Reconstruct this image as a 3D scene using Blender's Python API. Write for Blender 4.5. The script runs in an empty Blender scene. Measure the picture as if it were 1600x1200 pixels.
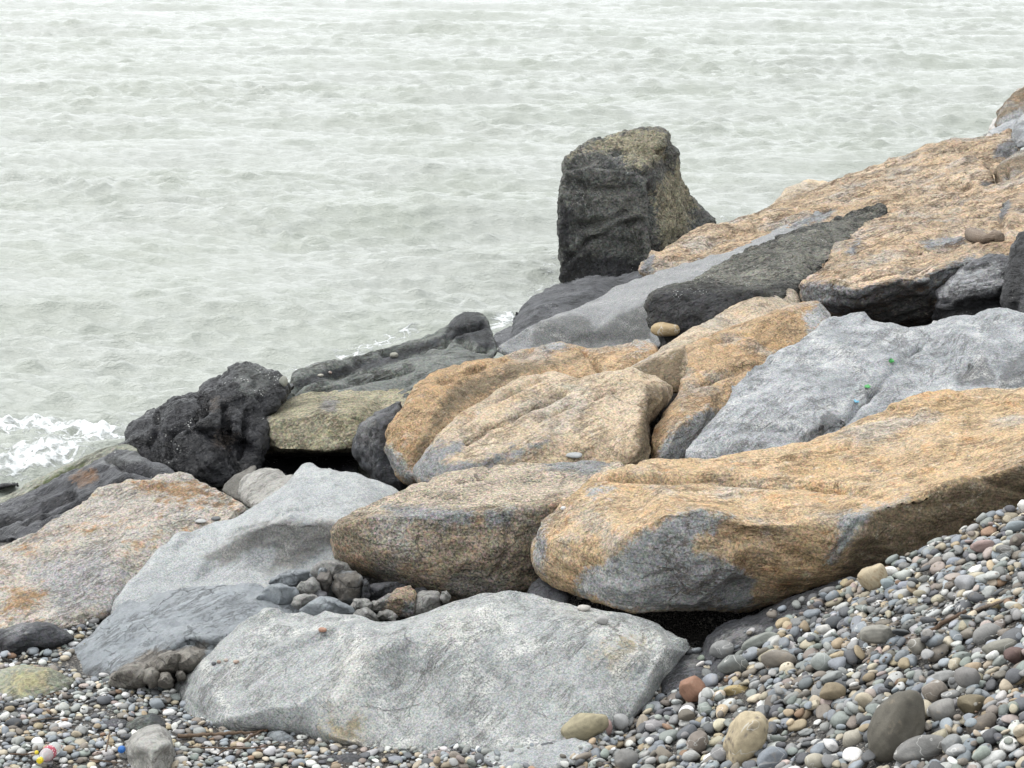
import bpy, bmesh, math, random
import numpy as np
from mathutils import Vector, Matrix
from mathutils.geometry import delaunay_2d_cdt
from mathutils.bvhtree import BVHTree

scene = bpy.context.scene
COL = scene.collection
RNG = np.random.default_rng(7)
random.seed(7)
R = math.radians

# ------------------------------------------------------------------ camera, world, sun, exposure
CAM_H, PITCH, FPX = 4.0, R(15.0), 2985.0          # eye height above the sea, downward pitch, focal length in photo pixels
cam = bpy.data.objects.new('camera', bpy.data.cameras.new('camera'))
COL.objects.link(cam)
cam.location = (0, 0, CAM_H)
cam.rotation_euler = (R(90) - PITCH, 0, 0)
cam.data.sensor_width = 36.0
cam.data.lens = 36.0 * FPX / 1600.0
cam.data.clip_start, cam.data.clip_end = 0.1, 9000
scene.camera = cam

SUN_EL, SUN_AZ = R(56), R(-60)                     # bright overcast, the light comes from the left, high up
world = bpy.data.worlds.new('World'); scene.world = world
world.use_nodes = True
wn, wl = world.node_tree.nodes, world.node_tree.links
sky = wn.new('ShaderNodeTexSky'); sky.sky_type = 'NISHITA'; sky.sun_disc = False
sky.sun_elevation = SUN_EL; sky.sun_rotation = SUN_AZ
sky.dust_density = 4.0; sky.ozone_density = 1.0; sky.air_density = 1.0
hsv = wn.new('ShaderNodeHueSaturation'); hsv.inputs['Saturation'].default_value = 0.12; hsv.inputs['Value'].default_value = 1.0
wl.new(sky.outputs['Color'], hsv.inputs['Color'])
bg = wn['Background']; bg.inputs['Strength'].default_value = 0.15
veil = wn.new('ShaderNodeMix'); veil.data_type = 'RGBA'; veil.inputs[0].default_value = 0.72      # an even bright cloud cover
veil.inputs[7].default_value = (6.6, 6.88, 7.05, 1)
wl.new(hsv.outputs['Color'], veil.inputs[6]); wl.new(veil.outputs[2], bg.inputs['Color'])

sl = bpy.data.lights.new('sun', 'SUN'); sl.energy = 0.9; sl.angle = R(35); sl.color = (1.0, 0.97, 0.93)
sun = bpy.data.objects.new('sun', sl); COL.objects.link(sun)
sd = Vector((math.sin(SUN_AZ) * math.cos(SUN_EL), math.cos(SUN_AZ) * math.cos(SUN_EL), math.sin(SUN_EL)))
sun.rotation_euler = sd.to_track_quat('Z', 'Y').to_euler()
sun.location = (0, 12, 20)
vs = scene.view_settings
vs.view_transform = 'Standard'; vs.look = 'None'; vs.gamma = 1.0; vs.use_curve_mapping = False
vs.exposure = 0.92
scene.cycles.use_denoising = True
scene.cycles.max_bounces = 6; scene.cycles.diffuse_bounces = 3; scene.cycles.glossy_bounces = 3

# ------------------------------------------------------------------ helpers: geometry of view rays
CP, SP = math.cos(PITCH), math.sin(PITCH)
def at(u, v, Y):
    """the point seen at photo pixel (u, v) that stands Y metres away; a third value under 4 is a height instead"""
    a, b = (u - 800.0) / FPX, (600.0 - v) / FPX
    dy, dz = CP + b * SP, b * CP - SP
    if Y < 4.0:
        Y = (Y - CAM_H) * dy / dz
    s = Y / dy
    return (a * s, Y, CAM_H + dz * s)
def Yof(u, v, Y):
    return at(u, v, Y)[1]
def unproj(u, v, Y):
    a, b = (u - 800.0) / FPX, (600.0 - v) / FPX
    dy, dz = CP + b * SP, b * CP - SP
    s = Y / dy
    return np.stack([a * s, Y, CAM_H + dz * s], 1)
def project(P):
    x, y, z = P[:, 0], P[:, 1], P[:, 2] - CAM_H
    d = y * CP - z * SP
    up = y * SP + z * CP
    return 800.0 + FPX * x / d, 600.0 - FPX * up / d

# ------------------------------------------------------------------ helpers: noise
_perm = np.concatenate([np.random.default_rng(3).permutation(256)] * 2)
_g = np.random.default_rng(4).normal(size=(256, 3)); _g /= np.linalg.norm(_g, axis=1)[:, None]
def perlin(P):
    Pi = np.floor(P).astype(np.int64); F = P - Pi; Pi &= 255
    W = F * F * F * (F * (F * 6 - 15) + 10)
    out = 0.0
    for dx in (0, 1):
        wx = W[:, 0] if dx else 1 - W[:, 0]
        hx = _perm[(Pi[:, 0] + dx) & 255]
        for dy in (0, 1):
            wy = W[:, 1] if dy else 1 - W[:, 1]
            hy = _perm[hx + ((Pi[:, 1] + dy) & 255)]
            for dz in (0, 1):
                wz = W[:, 2] if dz else 1 - W[:, 2]
                g = _g[_perm[hy + ((Pi[:, 2] + dz) & 255)]]
                d = g[:, 0] * (F[:, 0] - dx) + g[:, 1] * (F[:, 1] - dy) + g[:, 2] * (F[:, 2] - dz)
                out = out + wx * wy * wz * d
    return out * 1.5
def fbm(P, octaves=4, gain=0.5):
    s, a = 0.0, 1.0
    for o in range(octaves):
        s = s + a * perlin(P * (2.0 ** o) + 17.3 * o); a *= gain
    return s
def facet(P, seed, amp_dir=1.0):
    """planar chips: each irregular cell tilts its own way"""
    r = np.random.default_rng(seed)
    lo = P.min(0) - .5; hi = P.max(0) + .5
    n = int(min(2600, max(8, np.prod(hi - lo))))
    S = r.uniform(lo, hi, (n, 3)); D = r.normal(size=(n, 3)) * amp_dir
    D /= np.maximum(1e-6, np.linalg.norm(D, axis=1))[:, None]
    out = np.empty(len(P))
    for i in range(0, len(P), 4000):
        q = P[i:i + 4000]
        d2 = ((q ** 2).sum(1)[:, None] + (S ** 2).sum(1)[None] - 2 * q @ S.T)
        k = np.argpartition(d2, 1, axis=1)[:, :2]
        ar = np.arange(len(q))
        da, db = d2[ar, k[:, 0]], d2[ar, k[:, 1]]
        sw = da > db
        k0 = np.where(sw, k[:, 1], k[:, 0]); k1 = np.where(sw, k[:, 0], k[:, 1])
        e = np.sqrt(np.maximum(0, np.maximum(da, db))) - np.sqrt(np.maximum(0, np.minimum(da, db)))
        v0 = ((q - S[k0]) * D[k0]).sum(1); v1 = ((q - S[k1]) * D[k1]).sum(1)
        t = np.clip(e / .12, 0, 1) * .5 + .5
        out[i:i + 4000] = v0 * t + v1 * (1 - t)
    return np.clip(out, -1, 1)
def sdist(px, py, poly):
    """signed pixel distance to a polygon, positive inside"""
    poly = np.asarray(poly, float)[:, :2]
    ins = np.zeros(len(px), bool); dm = np.full(len(px), 1e9)
    n = len(poly)
    for i in range(n):
        x0, y0 = poly[i]; x1, y1 = poly[(i + 1) % n]
        dx, dy = x1 - x0, y1 - y0
        t = np.clip(((px - x0) * dx + (py - y0) * dy) / max(1e-9, dx * dx + dy * dy), 0, 1)
        dm = np.minimum(dm, np.hypot(px - x0 - t * dx, py - y0 - t * dy))
        c = (y0 > py) != (y1 > py)
        if abs(dy) > 1e-9:
            ins ^= c & (px < (x1 - x0) * (py - y0) / dy + x0)
    return np.where(ins, dm, -dm)

# ------------------------------------------------------------------ helpers: objects
def mesh_from(name, V, F, smooth=True):
    me = bpy.data.meshes.new(name)
    V = np.asarray(V, np.float32)
    if isinstance(F, np.ndarray):
        k = F.shape[1]
        me.vertices.add(len(V)); me.vertices.foreach_set('co', V.ravel())
        me.loops.add(F.size); me.loops.foreach_set('vertex_index', F.astype(np.int32).ravel())
        me.polygons.add(len(F)); me.polygons.foreach_set('loop_start', np.arange(0, F.size, k, dtype=np.int32))
        me.update(calc_edges=True)
    else:
        me.from_pydata(V.tolist(), [], F); me.update()
    if smooth:
        me.polygons.foreach_set('use_smooth', np.ones(len(me.polygons), bool))
    return me
def link(name, me, mat=None, parent=None, loc=(0, 0, 0)):
    o = bpy.data.objects.new(name, me); COL.objects.link(o); o.location = loc
    if mat: me.materials.append(mat)
    if parent: o.parent = parent
    return o
def tag(o, label=None, cat=None, group=None, kind=None):
    if label: o['label'] = label
    if cat: o['category'] = cat
    if group: o['group'] = group
    if kind: o['kind'] = kind
    return o
def attr(me, name, vals):
    a = me.attributes.new(name, 'FLOAT', 'POINT'); a.data.foreach_set('value', np.asarray(vals, np.float32))

# ------------------------------------------------------------------ materials
class NT:
    def __init__(s, name):
        s.m = bpy.data.materials.new(name); s.m.use_nodes = True
        s.t = s.m.node_tree; s.n = s.t.nodes; s.bsdf = s.n['Principled BSDF']; s.out = s.n['Material Output']
    def link(s, a, b): s.t.links.new(a, b)
    def put(s, sock, v):
        if isinstance(v, bpy.types.NodeSocket): s.link(v, sock)
        elif isinstance(v, (tuple, list)) and sock.type == 'RGBA': sock.default_value = (*v[:3], 1)
        else: sock.default_value = v
    def math(s, op, a, b=0.0, c=None, clamp=False):
        x = s.n.new('ShaderNodeMath'); x.operation = op; x.use_clamp = clamp
        s.put(x.inputs[0], a); s.put(x.inputs[1], b)
        if c is not None: s.put(x.inputs[2], c)
        return x.outputs[0]
    def noise(s, vec, scale, detail=4, rough=.6, dist=0.0, out='Fac'):
        x = s.n.new('ShaderNodeTexNoise'); s.put(x.inputs['Vector'], vec)
        x.inputs['Scale'].default_value = scale; x.inputs['Detail'].default_value = detail
        x.inputs['Roughness'].default_value = rough; x.inputs['Distortion'].default_value = dist
        return x.outputs[out]
    def voro(s, vec, scale, feature='F1', out='Distance', rand=1.0):
        x = s.n.new('ShaderNodeTexVoronoi'); x.feature = feature; s.put(x.inputs['Vector'], vec)
        x.inputs['Scale'].default_value = scale; x.inputs['Randomness'].default_value = rand
        return x.outputs[out]
    def ramp(s, v, lo, hi, a=0.0, b=1.0):
        x = s.n.new('ShaderNodeMapRange'); x.interpolation_type = 'SMOOTHSTEP'; x.clamp = True
        s.put(x.inputs[0], v); s.put(x.inputs[1], lo); s.put(x.inputs[2], hi); s.put(x.inputs[3], a); s.put(x.inputs[4], b)
        return x.outputs[0]
    def mix(s, f, a, b, mode='MIX'):
        x = s.n.new('ShaderNodeMix'); x.data_type = 'RGBA'; x.blend_type = mode; x.clamp_factor = True
        s.put(x.inputs[0], f); s.put(x.inputs[6], a); s.put(x.inputs[7], b)
        return x.outputs[2]
    def mapping(s, vec, rot=(0, 0, 0), scale=(1, 1, 1), loc=(0, 0, 0)):
        x = s.n.new('ShaderNodeMapping'); s.put(x.inputs[0], vec)
        x.vector_type = 'TEXTURE'; x.inputs['Rotation'].default_value = rot; x.inputs['Scale'].default_value = tuple(1 / q for q in scale); x.inputs['Location'].default_value = loc
        return x.outputs[0]
    def attr(s, name, out='Fac'):
        x = s.n.new('ShaderNodeAttribute'); x.attribute_name = name; return x.outputs[out]
    def coord(s, out='Object'):
        return s.n.new('ShaderNodeTexCoord').outputs[out]
    def bump(s, h, dist, strength=1.0, normal=None):
        x = s.n.new('ShaderNodeBump'); s.put(x.inputs['Height'], h); x.inputs['Distance'].default_value = dist
        x.inputs['Strength'].default_value = strength
        if normal: s.link(normal, x.inputs['Normal'])
        return x.outputs[0]

def rock_mat(name, a, b, c=None, p1=None, p2=None, c_amt=.5, speck=.5, gscale=95, strata=(0, R(12), 0), sratio=5.0,
             rough=.85, white=0.0, crack=.4, veins=0.0, bump=.012, pore=0.0, wet=0.0, p1e=.5, big=2.0, p_rough=None, blotch=.5, streak=.4, sdir=(0, R(-8), R(35)), sstretch=9.0, sfreq=9.0, spots=None, spot_amt=.3, gm=0.0):
    """weathered rock: two base tones in blotches, a stain c along the bedding, local patches p1 / p2 (own colours and some painted shade), mineral grain"""
    K_ = .735                                       # stone is a little darker than it looks in the picture
    a, b, c, p1, p2, spots = [None if q is None else tuple(x * K_ for x in q) for q in (a, b, c, p1, p2, spots)]
    t = NT(name)
    P0 = t.coord('Object')
    inf = t.n.new('ShaderNodeObjectInfo')
    off = t.n.new('ShaderNodeVectorMath'); off.operation = 'ADD'; t.link(P0, off.inputs[0]); 
    sc = t.n.new('ShaderNodeVectorMath'); sc.operation = 'SCALE'; t.link(inf.outputs['Random'], sc.inputs['Scale']); sc.inputs[0].default_value = (9, 7, 5)
    t.link(sc.outputs[0], off.inputs[1]); P = off.outputs[0]
    big_n = t.noise(P, big, 5, .62, .3)
    mid = t.noise(P, big * 4.5, 7, .72)
    Q = t.mapping(P, strata, (1, 1, sratio))
    st = t.noise(Q, 3.2, 7, .68, .4)
    grain = t.noise(P, gscale, 3, .75)
    cell = t.voro(P, gscale * 1.1, 'F1', 'Color')
    sep = t.n.new('ShaderNodeSeparateColor'); t.link(cell, sep.inputs[0])
    f = t.math('ADD', t.math('MULTIPLY', big_n, .55), t.math('MULTIPLY', t.math('ADD', st, mid), .225))
    col = t.mix(t.ramp(f, .5 - .16, .5 + .16), a, b)
    if c is not None:
        g = t.math('ADD', t.math('MULTIPLY', mid, .5), t.math('MULTIPLY', st, .5))
        col = t.mix(t.math('MULTIPLY', t.ramp(g, .50, .64), c_amt), col, c)
    stC = t.ramp(st, .34, .66); midC = t.ramp(mid, .34, .66); grC = t.ramp(grain, .36, .64)
    fineN = t.noise(P, 30, 6, .75)
    if gm > 0:
        gz = t.math('ADD', t.noise(P, 1.9, 5, .66, .3), t.math('MULTIPLY', t.math('SUBTRACT', fineN, .5), .25))
        col = t.mix(t.math('MULTIPLY', t.ramp(gz, .50, .64), gm), col, t.mix(t.ramp(mid, .4, .6), (.235, .24, .235), (.31, .315, .305)))
    edge = t.math('ADD', t.math('MULTIPLY', t.math('SUBTRACT', mid, .5), 2.4), t.math('ADD', t.math('MULTIPLY', t.math('SUBTRACT', fineN, .5), 1.6), t.math('MULTIPLY', t.math('SUBTRACT', grain, .5), .7)))
    m1 = m2 = None
    for k, pc in (('p1', p1), ('p2', p2)):
        if pc is None: continue
        pv = t.mix(t.ramp(f, .40, .62), pc, tuple(x * .72 for x in pc))
        m = t.ramp(t.math('ADD', t.attr(k), t.math('MULTIPLY', edge, p1e)), .34, .66)
        col = t.mix(m, col, pv)
        if k == 'p1': m1 = m
    if spots is not None:
        col = t.mix(t.math('MULTIPLY', t.ramp(t.noise(P, 14, 6, .75), .56, .68), spot_amt), col, spots)
    # darker and paler beds and blotches of the stone itself
    shade = t.math('ADD', t.math('MULTIPLY', t.math('SUBTRACT', stC, .5), blotch * .62), t.math('MULTIPLY', t.math('SUBTRACT', midC, .5), blotch * .62))
    sp = t.math('ADD', t.math('MULTIPLY', t.math('SUBTRACT', grC, .5), speck * 1.15), t.math('MULTIPLY', t.math('SUBTRACT', sep.outputs[0], .5), speck * .62))
    val = t.math('ADD', t.math('ADD', shade, sp), 1.0)
    col = t.mix(speck * .16, col, cell, 'OVERLAY')
    val = t.math('MAXIMUM', val, .12)
    cv = t.n.new('ShaderNodeCombineColor')
    for i in range(3): t.link(val, cv.inputs[i])
    col = t.mix(1.0, col, cv.outputs[0], 'MULTIPLY')
    # fine broken streaks along the grain of the stone
    Qs = t.mapping(P, sdir, (1.0 / sstretch, 1, 1))
    s1 = t.noise(Qs, sfreq, 6, .68, .5)
    s2 = t.noise(t.mapping(P, sdir, (1.0 / (sstretch * .6), 1, 1)), sfreq * 2.7, 5, .7, .4)
    smask = t.ramp(t.noise(P, 2.7, 4, .65), .47, .62)
    ln = t.math('MULTIPLY', t.ramp(t.math('ABSOLUTE', t.math('SUBTRACT', s1, .5)), .004, .022, 1.0, 0.0), smask)
    ln2 = t.math('MULTIPLY', t.ramp(t.math('ABSOLUTE', t.math('SUBTRACT', s2, .47)), .006, .03, 1.0, 0.0), t.ramp(t.noise(P, 5.1, 4, .65), .45, .62))
    lines = t.math('MAXIMUM', ln, t.math('MULTIPLY', ln2, .75))
    stone = t.math('ADD', 1.0, t.math('MULTIPLY', t.math('MULTIPLY', t.math('SUBTRACT', t.ramp(s1, .34, .66), .5), streak * .9), t.math('ADD', .25, t.math('MULTIPLY', smask, .75))))
    cs = t.n.new('ShaderNodeCombineColor')
    for i in range(3): t.link(stone, cs.inputs[i])
    col = t.mix(1.0, col, cs.outputs[0], 'MULTIPLY')
    col = t.mix(t.math('MULTIPLY', lines, min(1, streak * 1.1)), col, tuple(x * q for x, q in zip(a, (.34, .27, .22))))
    # cracks: thin warped lines along the bedding
    wv = t.n.new('ShaderNodeVectorMath'); wv.operation = 'MULTIPLY_ADD'
    t.link(t.noise(P, 3.0, 5, .6, out='Color'), wv.inputs[0]); wv.inputs[1].default_value = (.32, .32, .32); t.link(t.mapping(P, strata, (1, 1, 2.4)), wv.inputs[2])
    ed = t.voro(wv.outputs[0], 1.6, 'DISTANCE_TO_EDGE')
    ck = t.math('MULTIPLY', t.ramp(ed, .004, .016, 1.0, 0.0), t.ramp(big_n, .50, .60))
    ed2 = t.voro(wv.outputs[0], 5.5, 'DISTANCE_TO_EDGE')
    ck2 = t.math('MULTIPLY', t.ramp(ed2, .004, .03, 1.0, 0.0), t.ramp(mid, .53, .62))
    ckk = t.math('MAXIMUM', ck, t.math('MULTIPLY', ck2, .7))
    col = t.mix(t.math('MULTIPLY', ckk, crack), col, tuple(x * .22 for x in a))
    if veins > 0:
        ve = t.voro(wv.outputs[0], 1.15, 'DISTANCE_TO_EDGE')
        vv = t.math('MULTIPLY', t.ramp(ve, .01, .07, 1.0, 0.0), t.ramp(grain, .40, .62))
        vv = t.math('MULTIPLY', vv, t.ramp(mid, .42, .58))
        col = t.mix(t.math('MULTIPLY', vv, veins), col, (.62, .61, .57))
    if white > 0:
        wc = t.voro(P, 48, 'F1', 'Distance'); ws = t.ramp(t.noise(P, 3.5, 4, .7), .56, .66)
        col = t.mix(t.math('MULTIPLY', t.math('MULTIPLY', t.ramp(wc, .18, .3, 1, 0), ws), white), col, (.66, .66, .63))
    t.link(col, t.bsdf.inputs['Base Color'])
    r_ = t.math('ADD', t.math('MULTIPLY', t.math('SUBTRACT', mid, .5), .5), rough, clamp=True)
    t.link(r_, t.bsdf.inputs['Roughness'])
    t.bsdf.inputs['Specular IOR Level'].default_value = .35 + wet * .4
    h = t.math('ADD', t.math('MULTIPLY', mid, 1.0), t.math('ADD', t.math('MULTIPLY', st, .9), t.math('MULTIPLY', grain, .28)))
    h = t.math('SUBTRACT', h, t.math('MULTIPLY', ckk, .9 * min(1, crack * 1.5)))
    h = t.math('ADD', h, t.math('MULTIPLY', t.ramp(s1, .34, .66), streak * .5))
    h = t.math('SUBTRACT', h, t.math('MULTIPLY', lines, min(1.0, streak * 1.4)))
    if pore > 0:
        h = t.math('SUBTRACT', h, t.math('MULTIPLY', t.ramp(t.voro(P, 26, 'SMOOTH_F1'), .0, .45, 1, 0), pore))
    t.link(t.bump(h, bump * 2.2, 1.0), t.bsdf.inputs['Normal'])
    return t.m

# ------------------------------------------------------------------ boulders
COARSE_V, COARSE_F = [], []                         # plain shapes of the boulders, to find what hides a pebble
def cdt(pts, polylines, outline_n, kind=1):
    edges = []
    for pl in polylines:
        edges += [(pl[i], pl[i + 1]) for i in range(len(pl) - 1)]
    r = delaunay_2d_cdt([Vector(p) for p in pts], edges, [list(range(outline_n))], 1, 1e-4)
    return np.array([tuple(v) for v in r[0]]), [f for f in r[2]], r[3]

def boulder(name, label, mat, outline, inner=(), ridges=(), thick=.7, rd=.10, rp=26, vox=.013, smooth=3,
            lump=.03, lf=2.2, chip=.02, cf=3.0, bed=.0, bf=6.0, bdir=(0.15, -.1, 1), fine=.004, oct=4, cuts=70, p1=(), p2=(), soft=14, cat='rock', group=None, seed=None, jit=1.6, grooves=(), kind=None):
    seed = seed if seed is not None else (sum(map(ord, label)) % 9973)
    rg = np.random.default_rng(seed)
    ol = np.array([(u, v, Yof(u, v, y)) for u, v, y in outline], float)
    if ((ol[:, 0] * np.roll(ol[:, 1], -1)) - (np.roll(ol[:, 0], -1) * ol[:, 1])).sum() < 0: ol = ol[::-1]
    ip = [(u, v, Yof(u, v, y)) for u, v, y in inner]; pls = []
    cp = [tuple(p) for p in ol] + list(ip)
    for rl in ridges:
        pls.append(list(range(len(cp), len(cp) + len(rl)))); cp += [(u, v, Yof(u, v, y)) for u, v, y in rl]
    cp = np.array(cp)
    V2, F, ov = cdt(cp[:, :2], pls, len(ol))
    Yc = np.array([cp[o[0], 2] if len(o) else np.nan for o in ov])
    for i in np.where(np.isnan(Yc))[0]:             # a crossing of two ridges
        d = ((cp[:, :2] - V2[i]) ** 2).sum(1); k = np.argsort(d)[:3]; Yc[i] = np.average(cp[k, 2], weights=1 / (d[k] + 1e-6))
    # dense rim
    rim = []
    n = len(ol)
    size = max(np.ptp(ol[:, 0]), np.ptp(ol[:, 1]))
    g = max(5.0, size / 55)
    for i in range(n):
        a, b = ol[i], ol[(i + 1) % n]
        m = max(1, int(np.hypot(*(b - a)[:2]) / g))
        nrm = np.array([-(b - a)[1], (b - a)[0], 0]); nrm /= max(1e-6, np.linalg.norm(nrm))
        for k in range(m):
            t = k / m
            p = a * (1 - t) + b * t
            if 0 < k < m: p = p + nrm * rg.normal() * min(jit, g * .18)
            rim.append(p)
    rim = np.array(rim)
    gx, gy = np.meshgrid(np.arange(ol[:, 0].min(), ol[:, 0].max(), g), np.arange(ol[:, 1].min(), ol[:, 1].max(), g))
    gp = np.stack([gx.ravel(), gy.ravel()], 1) + rg.uniform(-.25, .25, (gx.size, 2)) * g
    gp = gp[sdist(gp[:, 0], gp[:, 1], rim) > g * .55]
    def interp(q):
        out = np.full(len(q), np.nan); best = np.full(len(q), -9.0)
        for f in F:
            for k in range(1, len(f) - 1):
                a, b, c = V2[f[0]], V2[f[k]], V2[f[k + 1]]
                den = (b[1] - c[1]) * (a[0] - c[0]) + (c[0] - b[0]) * (a[1] - c[1])
                if abs(den) < 1e-9: continue
                w0 = ((b[1] - c[1]) * (q[:, 0] - c[0]) + (c[0] - b[0]) * (q[:, 1] - c[1])) / den
                w1 = ((c[1] - a[1]) * (q[:, 0] - c[0]) + (a[0] - c[0]) * (q[:, 1] - c[1])) / den
                w2 = 1 - w0 - w1
                mn = np.minimum(np.minimum(w0, w1), w2); ok = mn > best
                w0c, w1c, w2c = np.clip(w0, 0, 1), np.clip(w1, 0, 1), np.clip(w2, 0, 1); s = w0c + w1c + w2c
                y = (w0c * Yc[f[0]] + w1c * Yc[f[k]] + w2c * Yc[f[k + 1]]) / s
                out = np.where(ok, y, out); best = np.maximum(best, mn)
        return out
    # edges between facets keep their own points
    rp_, rl_ = [], []
    for rl in ridges:
        q = np.array([(u, v) for u, v, y in rl], float); chain = []
        for i in range(len(q) - 1):
            m = max(1, int(np.hypot(*(q[i + 1] - q[i])) / (g * .8)))
            nr = np.array([-(q[i + 1] - q[i])[1], (q[i + 1] - q[i])[0]]); nr /= max(1e-6, np.linalg.norm(nr))
            for k in range(m + (i == len(q) - 2)):
                chain.append(q[i] + (q[i + 1] - q[i]) * k / m + nr * (rg.normal() * g * .12 if 0 < k < m else 0))
        rl_.append(list(range(len(rim) + len(rp_), len(rim) + len(rp_) + len(chain)))); rp_ += chain
    if rp_:
        ra = np.array(rp_)
        keep = np.array([((ra - p) ** 2).sum(1).min() > (g * .5) ** 2 for p in gp], bool) if len(gp) else np.zeros(0, bool)
        gp = np.concatenate([ra, gp[keep]])
    pts = np.concatenate([rim[:, :2], gp])
    Y0 = np.concatenate([rim[:, 2], interp(gp)])
    d = np.concatenate([np.zeros(len(rim)), np.maximum(0, sdist(gp[:, 0], gp[:, 1], rim))])
    k = 1 - np.minimum(d / rp, 1)
    Yf = Y0 + rd * (1 - np.sqrt(np.maximum(0, 1 - k * k)))
    rb = max(d.max() * .8, 4.0)
    k2 = 1 - np.minimum(d / rb, 1)
    Yb = Y0 + rd + thick * np.sqrt(np.maximum(0, 1 - k2 * k2))
    D2, DF, dov = cdt(pts, rl_, len(rim))
    idx = np.array([o[0] if len(o) else -1 for o in dov])
    m = len(D2)
    bad = idx < 0
    src = np.where(bad, 0, idx)
    front = unproj(D2[:, 0], D2[:, 1], Yf[src]); back = unproj(D2[:, 0], D2[:, 1], Yb[src])
    isrim = (src < len(rim)) & ~bad
    bi = np.where(isrim, np.arange(m), m + np.arange(m))
    tris = []
    for f in DF:
        a = D2[f[0]]; b = D2[f[1]]; c = D2[f[2]]
        cr = (b[0] - a[0]) * (c[1] - a[1]) - (b[1] - a[1]) * (c[0] - a[0])
        f = f if cr < 0 else f[::-1]
        tris.append(tuple(f)); tris.append(tuple(int(bi[q]) for q in f[::-1]))
    V = np.concatenate([front, back])
    base = sum(len(x) for x in COARSE_V)
    COARSE_V.append(V); COARSE_F.extend(tuple(base + q for q in f) for f in tris)
    # fine skin
    me0 = bpy.data.meshes.new('t'); me0.from_pydata(V.tolist(), [], tris)
    to = bpy.data.objects.new('t', me0); COL.objects.link(to)
    md = to.modifiers.new('r', 'REMESH'); md.mode = 'VOXEL'; md.voxel_size = vox
    dg = bpy.context.evaluated_depsgraph_get(); ev = to.evaluated_get(dg)
    me = bpy.data.meshes.new_from_object(ev)
    bpy.data.objects.remove(to); bpy.data.meshes.remove(me0)
    nv = len(me.vertices)
    P = np.empty(nv * 3, np.float32); me.vertices.foreach_get('co', P); P = P.reshape(-1, 3).astype(float)
    E = np.empty(len(me.edges) * 2, np.int32); me.edges.foreach_get('vertices', E); E = E.reshape(-1, 2)
    deg = np.bincount(E.ravel(), minlength=nv).astype(float)
    def lap(X):
        return np.stack([(np.bincount(E[:, 0], X[E[:, 1], i], nv) + np.bincount(E[:, 1], X[E[:, 0], i], nv)) / np.maximum(deg, 1) for i in range(3)], 1)
    for _ in range(smooth):
        P = P + .55 * (lap(P) - P)
    me.vertices.foreach_set('co', P.astype(np.float32).ravel()); me.update()
    N = np.empty(nv * 3, np.float32); me.vertices.foreach_get('normal', N); N = N.reshape(-1, 3).astype(float)
    o3 = rg.uniform(-40, 40, 3)
    disp = .75 * lump * fbm(P * lf + o3, oct, .5)
    P = P + N * disp[:, None]
    if chip > 0:                                    # blows that split flat faces off the stone
        fat = thick >= .5
        P = P + N * (chip * (.85 if fat else .55))
        P00 = P.copy(); lim = chip * (1.9 if fat else 1.25)
        for q in range(int(cuts)):
            i = rg.integers(nv)
            for _ in range(6):                      # mostly where weather and tools reach
                if N[i, 2] > -.2 and N[i, 1] < .5: break
                i = rg.integers(nv)
            nn = N[i] + rg.normal(size=3) * .13; nn /= np.linalg.norm(nn)
            rr = rg.uniform(.7, 1.9) / cf
            v = P - P[i]
            dist2 = (v * v).sum(1) / (rr * rr)
            s = v @ nn + chip * rg.uniform(.35, 1.3)
            w = np.clip((1.25 - dist2) * 2.5, 0, 1)
            s = np.clip(s, 0, None); s = np.where(s < 2 * chip, s, np.maximum(0, 4 * chip - s)) * np.clip((N @ nn) * 2.5 - .2, 0, 1)
            P = P - (s * w)[:, None] * nn
            mv = P - P00; ml = np.linalg.norm(mv, axis=1)
            P = P00 + mv * np.minimum(1, lim / np.maximum(ml, 1e-9))[:, None]
    disp = np.zeros(nv)
    if bed > 0:
        bn = np.array(bdir, float); bn /= np.linalg.norm(bn)
        s = P @ bn
        Q = P - s[:, None] * bn * (1 - 1) 
        Q = (P - s[:, None] * bn) * (bf * .16) + (s[:, None] * bn) * bf
        w = perlin(Q + o3)
        w2_ = perlin(Q * 2.3 - o3)
        led = np.tanh(w * 4.0) * .6 + np.tanh(w2_ * 4.0) * .35
        disp = disp + bed * led
    disp = disp + fine * fbm(P * 22 + o3, 3, .6)
    if grooves:
        gu, gv = project(P)
        facing = np.clip((N * (np.array([0, 0, CAM_H]) - P)).sum(1) / np.linalg.norm(P - np.array([0, 0, CAM_H]), axis=1) * 3, 0, 1)
        gu = gu + 5 * perlin(P * 6 + o3); gv = gv + 4 * perlin(P * 6 - o3)
        for pl, w, dep in grooves:
            dm = np.full(nv, 1e9)
            for (x0, y0), (x1, y1) in zip(pl[:-1], pl[1:]):
                dx, dy = x1 - x0, y1 - y0
                tt = np.clip(((gu - x0) * dx + (gv - y0) * dy) / (dx * dx + dy * dy), 0, 1)
                dm = np.minimum(dm, np.hypot(gu - x0 - tt * dx, gv - y0 - tt * dy))
            disp = disp - facing * dep * .75 * np.exp(-(dm / w) ** 2) * np.clip(.75 + .8 * perlin(P * 4.5 + 2 * o3), .1, 1.2)
    P = P + N * disp[:, None]
    org = np.array([P[:, 0].mean(), P[:, 1].mean(), P[:, 2].min()])
    me.vertices.foreach_set('co', (P - org).astype(np.float32).ravel())
    me.polygons.foreach_set('use_smooth', np.ones(len(me.polygons), bool))
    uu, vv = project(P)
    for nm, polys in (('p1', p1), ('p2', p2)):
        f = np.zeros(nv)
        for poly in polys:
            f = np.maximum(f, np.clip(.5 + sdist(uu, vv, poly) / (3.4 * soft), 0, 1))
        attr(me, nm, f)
    me.update(); me.name = name
    o = link(name, me, mat, loc=tuple(org))
    tag(o, label, cat, group)
    return o

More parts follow.
